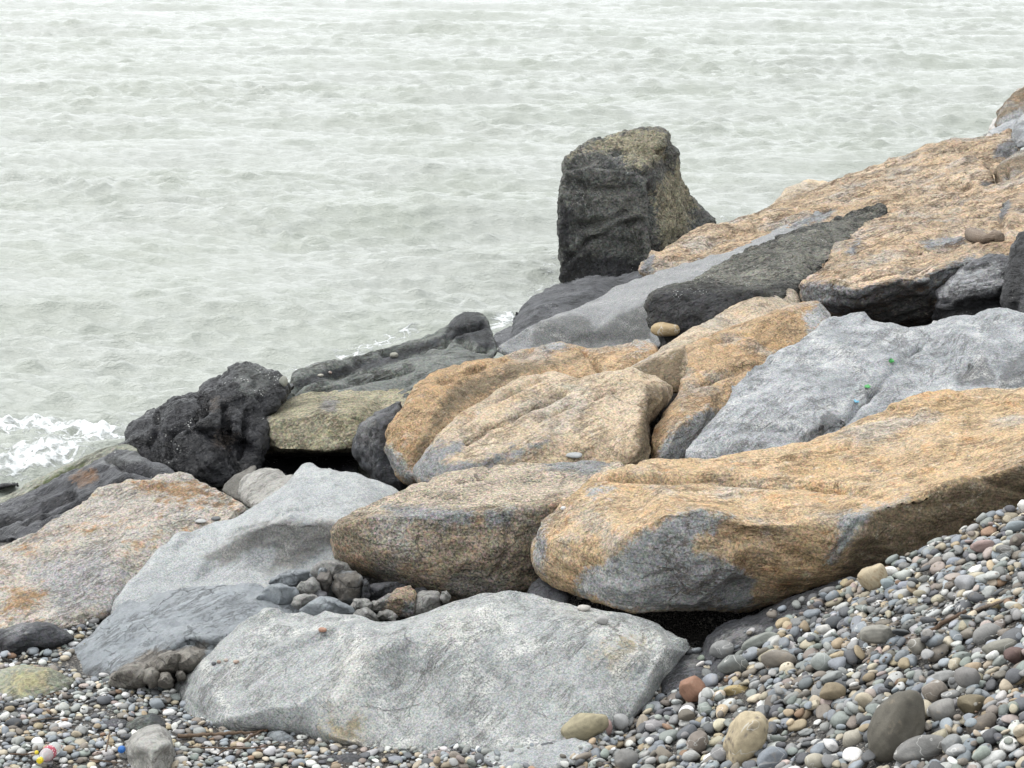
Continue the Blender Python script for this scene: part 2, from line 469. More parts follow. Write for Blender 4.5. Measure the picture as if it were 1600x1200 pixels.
# ------------------------------------------------------------------ ground
def smax(a, b, k=.08):
    return np.maximum(a, b) + k * np.exp(-np.abs(a - b) / k) * .5
def ground_z(x, y):
    beach = .42 - .075 * (y - 7.28) - .16 * np.maximum(0, y - 10.6) + np.where(y < 7.28, (7.28 - y) * -.02, 0)
    beach = np.maximum(beach, -.9)
    bank = .68 + .49 * (x - .85) - .114 * (y - 7.9) - 2.2 * np.maximum(0, y - 8.25)
    bank = np.where(x > 2.6, .68 + .49 * 1.75 - .114 * (y - 7.9) - 2.2 * np.maximum(0, y - 8.25) + .1 * (x - 2.6), bank)
    bank = bank - .10 - .04 * np.clip(y - 6.8, 0, 1.4)
    z = smax(beach, bank, .10)
    line = np.interp(y, [9, 11, 12, 14, 16, 18.5, 20, 22], [-3.2, -2.4, -1.7, -.4, .5, 1.5, 4.0, 6.5])
    core = np.clip(.1 + .25 * (x + 1), -.2, .62) - 1.2 * np.maximum(0, line + .5 - x)
    core = np.where(y > 8.6, np.maximum(core, -.9), -.9) - np.maximum(0, 9.2 - y) * 1.5 - 1.2 * np.maximum(0, y - 19.5)
    return np.maximum(z, np.maximum(core, -.9))
gx = np.concatenate([np.arange(-40, -4, 1.5), np.arange(-4, 6, .06), np.arange(6, 41, 1.5)])
gy = np.concatenate([np.arange(-30, 4, 1.5), np.arange(4, 12, .06), np.arange(12, 40, .5)])
GX, GY = np.meshgrid(gx, gy)
GZ = ground_z(GX, GY)
nP = np.stack([GX.ravel(), GY.ravel(), np.zeros(GX.size)], 1)
GZ = GZ + (.012 * fbm(nP * 2.2, 3)).reshape(GX.shape)
ny_, nx_ = GX.shape
ii = np.arange(ny_ * nx_).reshape(ny_, nx_)
quads = np.stack([ii[:-1, :-1], ii[:-1, 1:], ii[1:, 1:], ii[1:, :-1]], -1).reshape(-1, 4)
t = NT('dark_grit')
P = t.coord('Object')
vc = t.voro(P, 110, 'F1', 'Color'); sp_ = t.n.new('ShaderNodeSeparateColor'); t.link(vc, sp_.inputs[0])
vd = t.voro(P, 110, 'F1', 'Distance')
gc = t.mix(sp_.outputs[0], (.035, .033, .032), (.13, .125, .115))
gc = t.mix(t.ramp(sp_.outputs[1], .86, .9), gc, (.34, .31, .27))
gc = t.mix(t.ramp(t.noise(P, 3, 4), .42, .62), gc, t.mix(.6, gc, (.05, .038, .028)))
t.link(gc, t.bsdf.inputs['Base Color']); t.bsdf.inputs['Roughness'].default_value = .8
t.link(t.bump(t.math('SUBTRACT', 1.0, vd), .02, 1.0), t.bsdf.inputs['Normal'])
GRIT = t.m
g_ = link('ground', mesh_from('ground', np.stack([GX.ravel(), GY.ravel(), GZ.ravel()], 1), quads), GRIT)
tag(g_, 'dark gritty ground of the beach under the pebbles and rocks', kind='structure')

# ------------------------------------------------------------------ sea
rad = np.concatenate([np.array([3.0, 6.0, 8.0]), np.exp(np.linspace(math.log(9.8), math.log(85), 1000)), np.exp(np.linspace(math.log(87), math.log(5000), 40))])
ang = np.concatenate([np.linspace(-120, -27, 24), np.linspace(-25, 22, 640), np.linspace(25, 120, 24)])
RR, AA = np.meshgrid(rad, np.radians(ang), indexing='ij')
X = RR * np.sin(AA); Yw = RR * np.cos(AA)
dr = np.gradient(rad)[:, None] * np.ones_like(RR)
rw = np.random.default_rng(21)
DX = np.zeros_like(X); DYY = np.zeros_like(X); Z = np.zeros_like(X)
gust = .55 + .75 * (fbm(np.stack([X.ravel() * .10, Yw.ravel() * .17, np.zeros(X.size)], 1), 3) * .9 + .5).reshape(X.shape).clip(0, 1.4)
warp = 3.0 * fbm(np.stack([X.ravel() * .45, Yw.ravel() * .6, np.zeros(X.size) + 3.3], 1), 3).reshape(X.shape)
SEA_SHORT, SEA_MID, SEA_LONG = .052, .020, .036
ZS = np.zeros_like(X)
lam = np.concatenate([np.exp(rw.uniform(math.log(.13), math.log(.55), 110)), np.exp(rw.uniform(math.log(.55), math.log(2.2), 30)), np.exp(rw.uniform(math.log(2.2), math.log(5.0), 14))])
for L in lam:
    th = R(-99) + rw.normal() * R(29) * (1.05 if L < .55 else .75)
    k = 2 * math.pi / L
    slope = (SEA_SHORT if L < .55 else SEA_MID if L < 2.2 else SEA_LONG) * rw.uniform(.6, 1.3)
    A = slope / k
    wgt = np.clip(L / (dr * 2.4) - .6, 0, 1) * np.clip(1.25 - RR / 400, 0, 1)
    if L < 1.0: wgt = wgt * gust
    kx, ky = k * math.cos(th), k * math.sin(th)
    ph = kx * X + ky * Yw + rw.uniform(0, 6.283) + (.9 * warp if L < 1.2 else 0)
    s_, c_ = np.sin(ph), np.cos(ph)
    if L < .55: ZS += A * wgt * c_
    else: Z += A * wgt * c_
    q = .35
    DX -= q * A * wgt * math.cos(th) * s_; DYY -= q * A * wgt * math.sin(th) * s_
# peaked crests, flat troughs
sg = np.sqrt((ZS[:, 60:-60] ** 2).mean(1, keepdims=True)) + 1e-4
Z += sg * (np.exp(.2 * ZS / sg).clip(0, 2.2) - 1.02) / .2
# small breakers and froth where the swell meets the stones
foam = np.zeros_like(X)
def zone(u, v, ru, rv, rot, amp):
    c = at(u, v, .02)
    px, py = project(np.stack([X.ravel(), Yw.ravel(), np.zeros(X.size)], 1))
    a, b = px - u, py - v
    cr, sr = math.cos(R(rot)), math.sin(R(rot))
    e = ((a * cr + b * sr) / ru) ** 2 + ((-a * sr + b * cr) / rv) ** 2
    return (amp * np.exp(-e)).reshape(X.shape)
near = RR < 30
brk = zone(70, 674, 170, 20, 3, .8) + zone(30, 742, 85, 17, -8, 1.1) + zone(-120, 700, 150, 60, 0, .9)
lace = zone(530, 550, 95, 13, -16, .95) + zone(780, 510, 48, 18, -30, 1.0) + zone(838, 448, 45, 22, -35, .6) + zone(150, 700, 90, 24, -20, .7) + zone(860, 400, 24, 40, 0, .45) + zone(440, 585, 50, 12, -10, .7) + zone(210, 640, 60, 14, -25, .55) + zone(640, 520, 60, 9, -14, .6) + zone(1130, 345, 50, 12, -20, .6) + zone(330, 560, 90, 9, -8, .35)
fp = np.stack([X.ravel(), Yw.ravel(), np.zeros(X.size)], 1)
turb = np.zeros(X.size)
sel = ((brk + lace) > .03).ravel()
turb[sel] = fbm(fp[sel] * 4.5, 5, .62)
turb = turb.reshape(X.shape)
Z += brk * (.035 + .06 * turb) + .02 * lace * turb
Z += .05 * zone(80, 722, 140, 12, 0, 1.0)
foam = np.clip(brk * 1.0 + lace * .85, 0, 1)
crest = np.clip((Z - .085) / .05, 0, 1)
t = NT('sea_water')
P = t.coord('Object')
fa = t.attr('foam')
n1 = t.noise(t.mapping(P, (0, 0, 0), (1, 1.7, 1)), 5.5, 8, .72, .6)
n2 = t.noise(P, 38, 4, .7)
lacev = t.voro(t.n.new('ShaderNodeVectorMath').outputs[0], 3)
wv = t.n.new('ShaderNodeVectorMath'); wv.operation = 'MULTIPLY_ADD'
t.link(t.noise(P, 4, 4, .6, out='Color'), wv.inputs[0]); wv.inputs[1].default_value = (.35, .35, .35); t.link(P, wv.inputs[2])
web = t.ramp(t.voro(wv.outputs[0], 7, 'DISTANCE_TO_EDGE'), .0, .16, 1.0, 0.0)
ff = t.math('ADD', t.math('MULTIPLY', fa, 1.1), t.math('ADD', t.math('MULTIPLY', t.math('SUBTRACT', n1, .5), 1.9), t.math('MULTIPLY', t.math('SUBTRACT', web, .5), .35)))
fm = t.math('MULTIPLY', t.ramp(ff, .58, 1.1), t.ramp(fa, .04, .22))
body = t.mix(t.ramp(t.noise(P, .35, 4, .6), .35, .65), (.275, .292, .256), (.30, .313, .286))
col = t.mix(fm, body, (.72, .74, .74))
t.link(col, t.bsdf.inputs['Base Color'])
t.link(t.math('ADD', .06, t.math('MULTIPLY', fm, .7)), t.bsdf.inputs['Roughness'])
t.bsdf.inputs['IOR'].default_value = 1.333
rip = t.math('ADD', t.noise(t.mapping(P, (0, 0, R(-10)), (1, 2.6, 1)), 8, 4, .65, .3), t.math('MULTIPLY', t.noise(t.mapping(P, (0, 0, R(15)), (1, 2.4, 1)), 24, 3, .6), .33))
hh = t.math('ADD', rip, t.math('MULTIPLY', fm, t.math('ADD', .2, t.math('MULTIPLY', n2, .5))))
t.link(t.bump(hh, .034, .9), t.bsdf.inputs['Normal'])
V = np.stack([(X + DX).ravel(), (Yw + DYY).ravel(), Z.ravel()], 1)
nr_, na_ = X.shape
ii = np.arange(nr_ * na_).reshape(nr_, na_)
quads = np.stack([ii[:-1, :-1], ii[1:, :-1], ii[1:, 1:], ii[:-1, 1:]], -1).reshape(-1, 4)
me = mesh_from('sea', V, quads[:, ::-1]); attr(me, 'foam', foam.ravel())
sea = link('sea', me, t.m); tag(sea, 'pale grey green sea with small choppy waves and froth by the rocks', kind='structure')

# ------------------------------------------------------------------ stone kinds
GREY = rock_mat('pale_grey_stone', (.33, .345, .34), (.42, .43, .42), c=(.24, .25, .245), c_amt=.35, p1=(.55, .55, .52), p2=(.34, .29, .2), speck=.44, gscale=120,
                strata=(R(8), R(24), 0), sratio=4, veins=.75, crack=0.33, bump=.006, blotch=.34, streak=.28, sdir=(0, R(-25), R(48)), sstretch=12, sfreq=8)
GREY2 = rock_mat('cool_grey_stone', (.30, .315, .325), (.39, .40, .41), c=(.47, .47, .46), c_amt=.35, p1=(.19, .195, .20), p2=(.33, .27, .19), speck=.46, gscale=105,
                 strata=(R(-6), R(-20), 0), sratio=4, veins=.5, crack=0.30, bump=.007, blotch=.42, streak=.32, sdir=(0, R(-25), R(55)), sstretch=14, sfreq=7)
SLAB = rock_mat('smooth_grey_slab', (.37, .385, .39), (.435, .45, .445), c=(.33, .34, .335), c_amt=.3, p1=(.315, .31, .295), p2=(.36, .33, .27), speck=.4, gscale=120,
                strata=(0, R(25), 0), sratio=4, veins=.25, crack=0.18, bump=.005, blotch=.22, streak=.12, sdir=(0, R(-15), R(50)))
DUSK = rock_mat('mid_grey_slab', (.25, .255, .258), (.31, .315, .315), c=(.2, .205, .205), c_amt=.4, p1=(.175, .178, .175), p2=(.36, .33, .27), speck=.55, gscale=120,
                strata=(0, R(25), 0), sratio=4, veins=.25, crack=0.18, bump=.005, blotch=.22, streak=.12, sdir=(0, R(-15), R(50)))
BLUE = rock_mat('blue_grey_mudstone', (.255, .28, .30), (.32, .34, .355), c=(.19, .205, .215), c_amt=.35, p1=(.22, .20, .175), p2=(.16, .17, .18), speck=.12, gscale=70,
                strata=(0, R(35), 0), sratio=4, crack=0.45, bump=.008, blotch=.30, rough=.7, streak=.35, sdir=(0, R(-20), R(40)), sstretch=6)
OCHRE = rock_mat('ochre_weathered_rock', (.515, .35, .185), (.575, .455, .31), c=(.43, .225, .085), c_amt=.75, p1=(.40, .405, .40), p2=(.27, .21, .135), speck=.55, gscale=90,
                 strata=(R(4), R(8), 0), sratio=6, crack=0.36, bump=.009, blotch=.42, spots=(.62, .55, .44), spot_amt=.6, streak=.38, sdir=(0, R(0), R(14)), sstretch=6, sfreq=7, gm=0.55)
AMBER = rock_mat('amber_weathered_rock', (.43, .275, .135), (.475, .355, .225), c=(.36, .18, .07), c_amt=.75, p1=(.40, .405, .40), p2=(.27, .21, .135), speck=.55, gscale=90,
                 strata=(R(4), R(8), 0), sratio=6, crack=0.36, bump=.009, blotch=.42, spots=(.56, .48, .37), spot_amt=.5, streak=.38, sdir=(0, R(-16), R(48)), sstretch=6, sfreq=7, gm=0.50)
SAND = rock_mat('sandy_tan_rock', (.53, .41, .27), (.585, .485, .365), c=(.44, .275, .14), c_amt=.5, p1=(.29, .295, .295), p2=(.22, .165, .10), speck=.5, gscale=80,
                strata=(R(0), R(22), 0), sratio=6, crack=0.33, bump=.010, blotch=.40, spots=(.62, .57, .50), spot_amt=.4, streak=.38, sdir=(0, R(-14), R(42)), sstretch=9, sfreq=6, gm=0.40)
BROWN = rock_mat('brown_rough_rock', (.30, .235, .16), (.34, .295, .225), c=(.29, .14, .055), c_amt=.5, p1=(.56, .475, .365), p2=(.31, .315, .31), speck=.8, gscale=85,
                 strata=(R(5), R(6), 0), sratio=5, crack=0.36, bump=.012, blotch=.5, streak=.25, sdir=(0, R(0), R(10)), sstretch=5, sfreq=7, gm=0.50)
UMBER = rock_mat('umber_rough_rock', (.20, .145, .09), (.26, .215, .155), c=(.29, .14, .055), c_amt=.5, p1=(.36, .33, .28), p2=(.31, .315, .31), speck=.8, gscale=85,
                 strata=(R(5), R(6), 0), sratio=5, crack=0.36, bump=.012, blotch=.5, streak=.25, sdir=(0, R(0), R(10)), sstretch=5, sfreq=7, gm=0.50)
RUST = rock_mat('rust_mottled_pale_rock', (.52, .46, .38), (.48, .46, .43), c=(.42, .25, .12), c_amt=.95, p1=(.42, .41, .40), p2=(.38, .245, .135), speck=.55, gscale=75,
                strata=(R(0), R(-18), 0), sratio=4, crack=0.27, bump=.012, blotch=.3, spots=(.60, .57, .52), spot_amt=.5, big=3.0, streak=.4, sdir=(0, R(-12), R(38)), sstretch=6, sfreq=8, gm=0.50)
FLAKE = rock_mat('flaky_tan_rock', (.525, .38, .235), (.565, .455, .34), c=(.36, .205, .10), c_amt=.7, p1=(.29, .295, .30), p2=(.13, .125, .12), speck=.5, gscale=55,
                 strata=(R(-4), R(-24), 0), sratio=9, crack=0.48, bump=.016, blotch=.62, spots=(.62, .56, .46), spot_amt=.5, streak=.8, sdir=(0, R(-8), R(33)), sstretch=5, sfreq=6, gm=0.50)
ALGAE = rock_mat('dark_algae_rock', (.058, .058, .052), (.105, .103, .088), c=(.06, .06, .055), c_amt=.6, p1=(.215, .21, .175), p2=(.05, .05, .052), speck=.6, gscale=60,
                 strata=(R(0), R(-24), 0), sratio=5, crack=0.30, bump=.022, blotch=.8, white=.7, pore=.5, rough=.75, streak=.7, sdir=(0, R(-8), R(35)), sstretch=7, sfreq=7)
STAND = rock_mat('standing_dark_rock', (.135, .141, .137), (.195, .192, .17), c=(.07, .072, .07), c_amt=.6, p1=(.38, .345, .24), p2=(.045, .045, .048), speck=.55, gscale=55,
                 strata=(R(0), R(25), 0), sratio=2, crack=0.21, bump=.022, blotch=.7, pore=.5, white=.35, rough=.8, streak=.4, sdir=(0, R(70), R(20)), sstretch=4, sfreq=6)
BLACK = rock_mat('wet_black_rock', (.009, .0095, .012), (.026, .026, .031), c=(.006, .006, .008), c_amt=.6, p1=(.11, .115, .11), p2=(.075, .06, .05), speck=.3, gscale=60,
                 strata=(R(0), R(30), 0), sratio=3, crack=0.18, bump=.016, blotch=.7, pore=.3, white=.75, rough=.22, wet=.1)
WET = rock_mat('wet_dark_slab', (.042, .044, .052), (.085, .085, .096), c=(.05, .05, .058), c_amt=.6, p1=(.22, .12, .06), p2=(.16, .165, .165), speck=.22, gscale=60,
               strata=(R(0), R(-32), 0), sratio=7, crack=0.21, bump=.022, blotch=.7, white=.8, rough=.36, wet=.4, streak=.7, sdir=(0, R(-18), R(38)), sstretch=10, sfreq=7)
OLIVE = rock_mat('olive_layered_rock', (.15, .163, .15), (.22, .232, .21), c=(.075, .08, .075), c_amt=.5, p1=(.065, .068, .072), p2=(.33, .32, .25), speck=.45, gscale=60,
                 strata=(R(0), R(-18), 0), sratio=6, crack=0.24, bump=.014, blotch=.5, rough=.7, streak=.6, sdir=(0, R(-10), R(25)), sstretch=10, sfreq=7)
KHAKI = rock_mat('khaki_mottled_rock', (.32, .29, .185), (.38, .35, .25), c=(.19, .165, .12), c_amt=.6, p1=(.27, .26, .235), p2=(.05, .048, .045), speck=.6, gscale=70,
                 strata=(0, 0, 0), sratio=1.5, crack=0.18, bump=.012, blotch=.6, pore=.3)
SLATE = rock_mat('dark_slate_rock', (.062, .065, .072), (.105, .106, .114), c=(.05, .05, .056), c_amt=.5, p1=(.22, .22, .22), p2=(.05, .05, .055), speck=.4, gscale=75,
                 strata=(0, R(15), 0), sratio=4, crack=0.30, bump=.010, blotch=.5, white=.3, rough=.6)
GREEN = rock_mat('green_algae_rock', (.28, .29, .22), (.34, .34, .28), c=(.16, .18, .09), c_amt=.5, p1=(.085, .105, .03), p2=(.40, .37, .22), speck=.4, gscale=55,
                 strata=(0, R(-20), 0), sratio=4, crack=0.12, bump=.012, blotch=.4, rough=.7)
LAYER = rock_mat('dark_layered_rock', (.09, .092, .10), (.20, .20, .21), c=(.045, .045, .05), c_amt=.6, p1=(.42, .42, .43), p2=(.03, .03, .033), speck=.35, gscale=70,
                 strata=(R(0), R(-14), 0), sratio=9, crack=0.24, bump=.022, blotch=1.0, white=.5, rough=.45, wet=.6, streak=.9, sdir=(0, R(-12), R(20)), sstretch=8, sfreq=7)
PALE = rock_mat('pale_smooth_stone', (.37, .36, .33), (.42, .41, .385), c=(.28, .26, .225), c_amt=.35, p1=(.2, .19, .17), p2=(.3, .2, .12), speck=.22, gscale=90,
                strata=(0, R(10), 0), sratio=2, crack=0.21, bump=.006, blotch=.3)
CHALK = rock_mat('white_crusted_rock', (.60, .57, .53), (.68, .66, .63), c=(.34, .20, .13), c_amt=.9, p1=(.2, .19, .17), p2=(.3, .2, .12), speck=.2, gscale=60,
                 strata=(0, R(40), 0), sratio=3, crack=0.12, bump=.01, blotch=.2)

# ------------------------------------------------------------------ the boulders, nearest first
boulder('boulder', 'big pale grey slab lying in front at the foot of the rocks', GREY,
    [(270, 1066, .42), (276, 1090, .41), (290, 1108, .40), (305, 1125, .40), (317, 1133, .40), (350, 1146, .40), (385, 1146, .41), (420, 1142, .42), (469, 1150, .41), (525, 1170, .41), (620, 1182, .41), (739, 1190, .43), (850, 1196, .48), (930, 1165, .50), (1000, 1110, .54), (1036, 1062, .58),
     (1060, 1024, .63), (1078, 1001, .67), (1060, 990, .70), (1040, 980, .72), (1012, 965, .75), (970, 950, .79), (882, 934, .83), (820, 922, .85), (790, 916, .86), (760, 915, .86), (725, 925, .84), (690, 938, .82), (650, 958, .79), (620, 963, .77), (585, 964, .76), (530, 958, .74), (480, 955, .72), (402, 959, .66), (371, 971, .64), (340, 1000, .60), (315, 1027, .56), (303, 1041, .53), (280, 1056, .46)],
    inner=[(450, 1010, .64), (640, 1040, .64), (900, 1000, .77), (1000, 1030, .71), (420, 1090, .55), (800, 1090, .60), (330, 1085, .51), (690, 1120, .54), (520, 1050, .63), (370, 1120, .47)],
    ridges=[[(760, 935, .84), (745, 1000, .76), (700, 1060, .66)], [(690, 955, .81), (640, 985, .77), (570, 1020, .71), (535, 1090, .59), (520, 1140, .48)], [(960, 965, .775), (1030, 1010, .70)]],
    thick=.8, rd=.09, rp=30, vox=.0125, smooth=4, lump=.026, lf=1.8, chip=.02, cf=2.0, cuts=40, bed=.006, bf=4.5, bdir=(.4, -.5, .8), fine=.003,
    p1=[[(535, 1000), (590, 1005), (560, 1100), (600, 1160), (530, 1165), (515, 1090)], [(850, 930), (1040, 1000), (1000, 1030), (880, 960)], [(690, 960), (760, 960), (740, 1010), (660, 1010)]],
    p2=[[(515, 1130), (560, 1130), (560, 1165), (520, 1165)], [(930, 1020), (990, 1010), (960, 1040)]], soft=34)

boulder('boulder', 'largest ochre and grey boulder with a broad flat top above the pebble bank', OCHRE,
    [(836, 842, 8.8), (842, 816, 8.86), (856, 800, 8.9), (870, 790, 8.95), (898, 774, 9.05), (910, 757, 9.2), (924, 737, 9.3), (955, 730, 9.32), (976, 723, 9.32), (1020, 719, 9.3), (1072, 718, 9.3), (1124, 710, 9.4), (1140, 706, 9.42), (1200, 697, 9.5), (1260, 683, 9.6), (1320, 659, 9.75), (1360, 645, 9.85), (1390, 632, 9.95), (1440, 618, 10.05), (1500, 608, 10.1), (1560, 603, 10.1), (1620, 600, 10.1), (1780, 592, 10.1),
     (1840, 700, 9.0), (1790, 850, 8.7), (1600, 885, 8.72), (1450, 905, 8.62), (1347, 900, 8.55), (1285, 910, 8.5), (1255, 921, 8.52), (1215, 936, 8.6), (1190, 944, 8.62), (1166, 952, 8.6), (1120, 953, 8.5), (1071, 952, 8.42), (1040, 951, 8.38), (980, 951, 8.33), (950, 945, 8.38), (917, 937, 8.45), (890, 928, 8.55), (865, 918, 8.62), (848, 903, 8.7), (838, 885, 8.75)],
    inner=[(920, 790, 8.82), (1000, 770, 9.0), (1250, 740, 9.1), (1120, 755, 9.0), (1400, 690, 9.4), (880, 850, 8.62), (1090, 890, 8.30), (1150, 860, 8.40), (1210, 850, 8.42), (1240, 890, 8.42), (1140, 905, 8.52), (1110, 925, 8.45), (1180, 920, 8.55)],
    ridges=[[(905, 905, 8.55), (945, 872, 8.45), (990, 842, 8.38), (1040, 811, 8.37), (1110, 803, 8.40), (1170, 814, 8.40), (1240, 816, 8.42), (1310, 812, 8.42), (1345, 800, 8.42), (1420, 777, 8.46), (1500, 750, 8.5), (1620, 715, 8.5)],
            [(1330, 830, 8.36), (1310, 865, 8.38), (1270, 895, 8.44)], [(1080, 945, 8.36), (1110, 912, 8.33), (1140, 893, 8.36)], [(1400, 810, 8.5), (1420, 860, 8.52)]],
    thick=.9, rd=.07, rp=22, vox=.0125, smooth=4, lump=.022, lf=2.4, chip=.016, cf=3.2, bed=.009, bf=7, bdir=(.05, -.2, 1), fine=.005,
    p1=[[(1040, 812), (1080, 800), (1145, 808), (1095, 835), (1085, 860), (1150, 885), (1180, 905), (1170, 930), (1190, 950), (1000, 956), (900, 930), (905, 900), (950, 872), (990, 845)], [(836, 800), (856, 796), (846, 830), (852, 900), (832, 880)], [(1310, 800), (1350, 795), (1420, 780), (1395, 800), (1345, 825), (1310, 880), (1290, 880), (1315, 830)], [(920, 765), (955, 762), (955, 770), (925, 772)]],
    p2=[[(1360, 800), (1425, 782), (1500, 752), (1640, 715), (1640, 900), (1300, 930), (1335, 850)]], soft=15,
    grooves=[([(930, 742), (1000, 748), (1100, 745), (1180, 752), (1240, 757), (1300, 762), (1350, 770)], 5.0, .15), ([(960, 880), (1010, 900), (1060, 890)], 3.5, .03), ([(1340, 815), (1320, 850), (1290, 880)], 4, .04), ([(1180, 725), (1260, 712), (1340, 690)], 4, .05)])

boulder('boulder', 'dark wet slate boulder wedged under the largest ochre boulder beside the pebble bank', SLATE,
    [(1088, 1012, 8.2), (1100, 987, 8.25), (1130, 967, 8.3), (1180, 950, 8.36), (1220, 930, 8.36), (1260, 915, 8.36), (1300, 902, 8.38), (1345, 894, 8.4), (1400, 905, 8.3), (1400, 960, 8.0), (1250, 1020, 7.7), (1120, 1065, 7.6), (1030, 1085, 7.6), (1028, 1040, 7.85), (1060, 1020, 8.0)],
    inner=[(1180, 980, 8.1), (1120, 1020, 7.92), (1260, 945, 8.15)], thick=.5, rd=.08, vox=.012, lump=.02, chip=.02, p1=[[(1130, 985), (1190, 975), (1185, 995), (1120, 1015)], [(1072, 1010), (1092, 1015), (1085, 1040), (1066, 1040)]], soft=10)

boulder('boulder', 'long brown boulder with a dark rough front face, left of the largest ochre boulder', BROWN,
    [(513, 845, 9.2), (514, 828, 9.2), (518, 815, 9.22), (532, 803, 9.25), (560, 790, 9.35), (590, 777, 9.45), (620, 766, 9.52), (660, 746, 9.75), (700, 731, 9.9), (740, 726, 9.95), (804, 724, 9.98), (868, 718, 10.0), (908, 714, 10.02), (940, 716, 10.0), (975, 722, 9.9), (975, 800, 9.3), (940, 900, 9.1), (850, 916, 9.05), (777, 945, 9.05), (690, 935, 9.0), (640, 915, 9.02), (585, 902, 9.1), (550, 887, 9.15), (525, 873, 9.2)],
    inner=[(700, 865, 8.93), (800, 860, 8.94), (600, 860, 8.98), (760, 760, 9.45), (860, 750, 9.6), (640, 785, 9.25)],
    ridges=[[(540, 817, 9.12), (600, 802, 9.05), (660, 799, 9.02), (740, 798, 9.02), (820, 792, 9.04), (870, 782, 9.1), (930, 770, 9.15)]],
    thick=.8, rd=.09, rp=24, vox=.013, smooth=4, lump=.022, lf=2.5, chip=.018, cf=3.0, bed=.006, bf=6, fine=.005,
    p1=[[(530, 806), (600, 795), (740, 792), (830, 785), (930, 760), (990, 720), (700, 715), (600, 765)]], p2=[[(600, 792), (680, 795), (740, 800), (730, 818), (640, 812)], [(840, 720), (960, 715), (930, 745), (860, 735)], [(760, 800), (800, 795), (795, 822), (768, 820)]], soft=12,
    grooves=[([(640, 768), (700, 754), (760, 745)], 4, .08), ([(560, 792), (640, 775), (720, 776)], 4, .06), ([(790, 820), (795, 860), (770, 900)], 4, .05)])

boulder('boulder', 'blue grey smooth mudstone slab with a brown knobbly toe beside the front grey slab', BLUE,
    [(93, 1040, .35), (112, 1018, .36), (135, 985, .40), (160, 958, .43), (178, 940, .45), (197, 930, .47), (228, 927, .485), (266, 914, .50), (297, 907, .51), (350, 908, .53), (395, 908, .55), (425, 917, .55), (480, 925, .54), (480, 970, .50), (420, 1010, .46), (360, 1060, .42), (308, 1040, .42), (280, 1047, .41), (270, 1068, .39), (228, 1074, .37), (196, 1073, .36), (171, 1071, .36), (170, 1058, .365), (154, 1061, .35), (130, 1059, .35), (113, 1050, .34)],
    inner=[(300, 950, .51), (340, 935, .535), (220, 975, .475), (200, 1035, .43), (150, 1020, .405)],
    ridges=[[(250, 1010, .49), (300, 985, .53), (360, 975, .545), (410, 955, .545)], [(215, 1055, .41), (245, 1025, .455), (310, 1010, .49)], [(290, 1000, .47), (340, 1008, .47)]],
    thick=.5, rd=.025, rp=10, vox=.0115, smooth=3, lump=.02, lf=2.5, chip=.02, cf=3.4, bed=.012, bf=7, bdir=(.5, -.3, .7), fine=.003,
    p1=[[(180, 1050), (230, 1020), (260, 1012), (320, 1012), (320, 1060), (270, 1080), (170, 1080)]], p2=[[(115, 1042), (165, 1042), (180, 1070), (120, 1065)]], soft=10,
    grooves=[([(200, 985), (260, 975), (330, 965)], 4, .025), ([(230, 1005), (300, 990), (340, 985)], 4, .03), ([(290, 1002), (345, 1012)], 4, .05), ([(150, 1010), (210, 1000)], 4, .02)])

boulder('boulder', 'long pale grey slab rising to a peak behind the blue grey mudstone', SLAB,
    [(478, 716, .78), (492, 722, .77), (524, 728, .76), (560, 734, .74), (592, 748, .70), (618, 759, .66), (640, 790, .6), (560, 860, .55), (560, 905, .5), (520, 935, .46), (440, 950, .44), (330, 975, .40), (260, 1000, .37), (205, 985, .38), (168, 950, .43), (196, 908, .485), (224, 875, .52), (245, 852, .55), (280, 832, .57), (305, 821, .59), (350, 808, .61), (366, 806, .62), (392, 790, .64), (422, 770, .67), (444, 752, .70), (458, 733, .74), (468, 721, .77)],
    inner=[(230, 930, .475), (560, 780, .72), (470, 770, .745), (520, 750, .76), (430, 905, .48), (340, 930, .47)],
    ridges=[[(262, 905, 9.28), (330, 858, 9.47), (380, 828, 9.5), (425, 813, 9.5), (470, 810, 9.5), (520, 812, 9.5), (560, 815, 9.5)], [(290, 908, 9.25), (330, 888, 9.40), (380, 874, 9.43), (408, 852, 9.52), (432, 850, 9.53), (428, 893, 9.42), (470, 880, 9.46), (520, 852, 9.50)]],
    thick=.7, rd=.05, rp=18, vox=.0125, smooth=4, lump=.02, lf=2.0, chip=.016, cf=2.8, bed=.006, bf=5, bdir=(.5, -.2, .8), fine=.003,
    p1=[[(325, 868), (400, 818), (520, 812), (520, 850), (470, 880), (420, 895), (432, 850), (410, 850), (360, 880)]], p2=[], soft=14)  # p1 paints the shade of the scooped facet a little darker

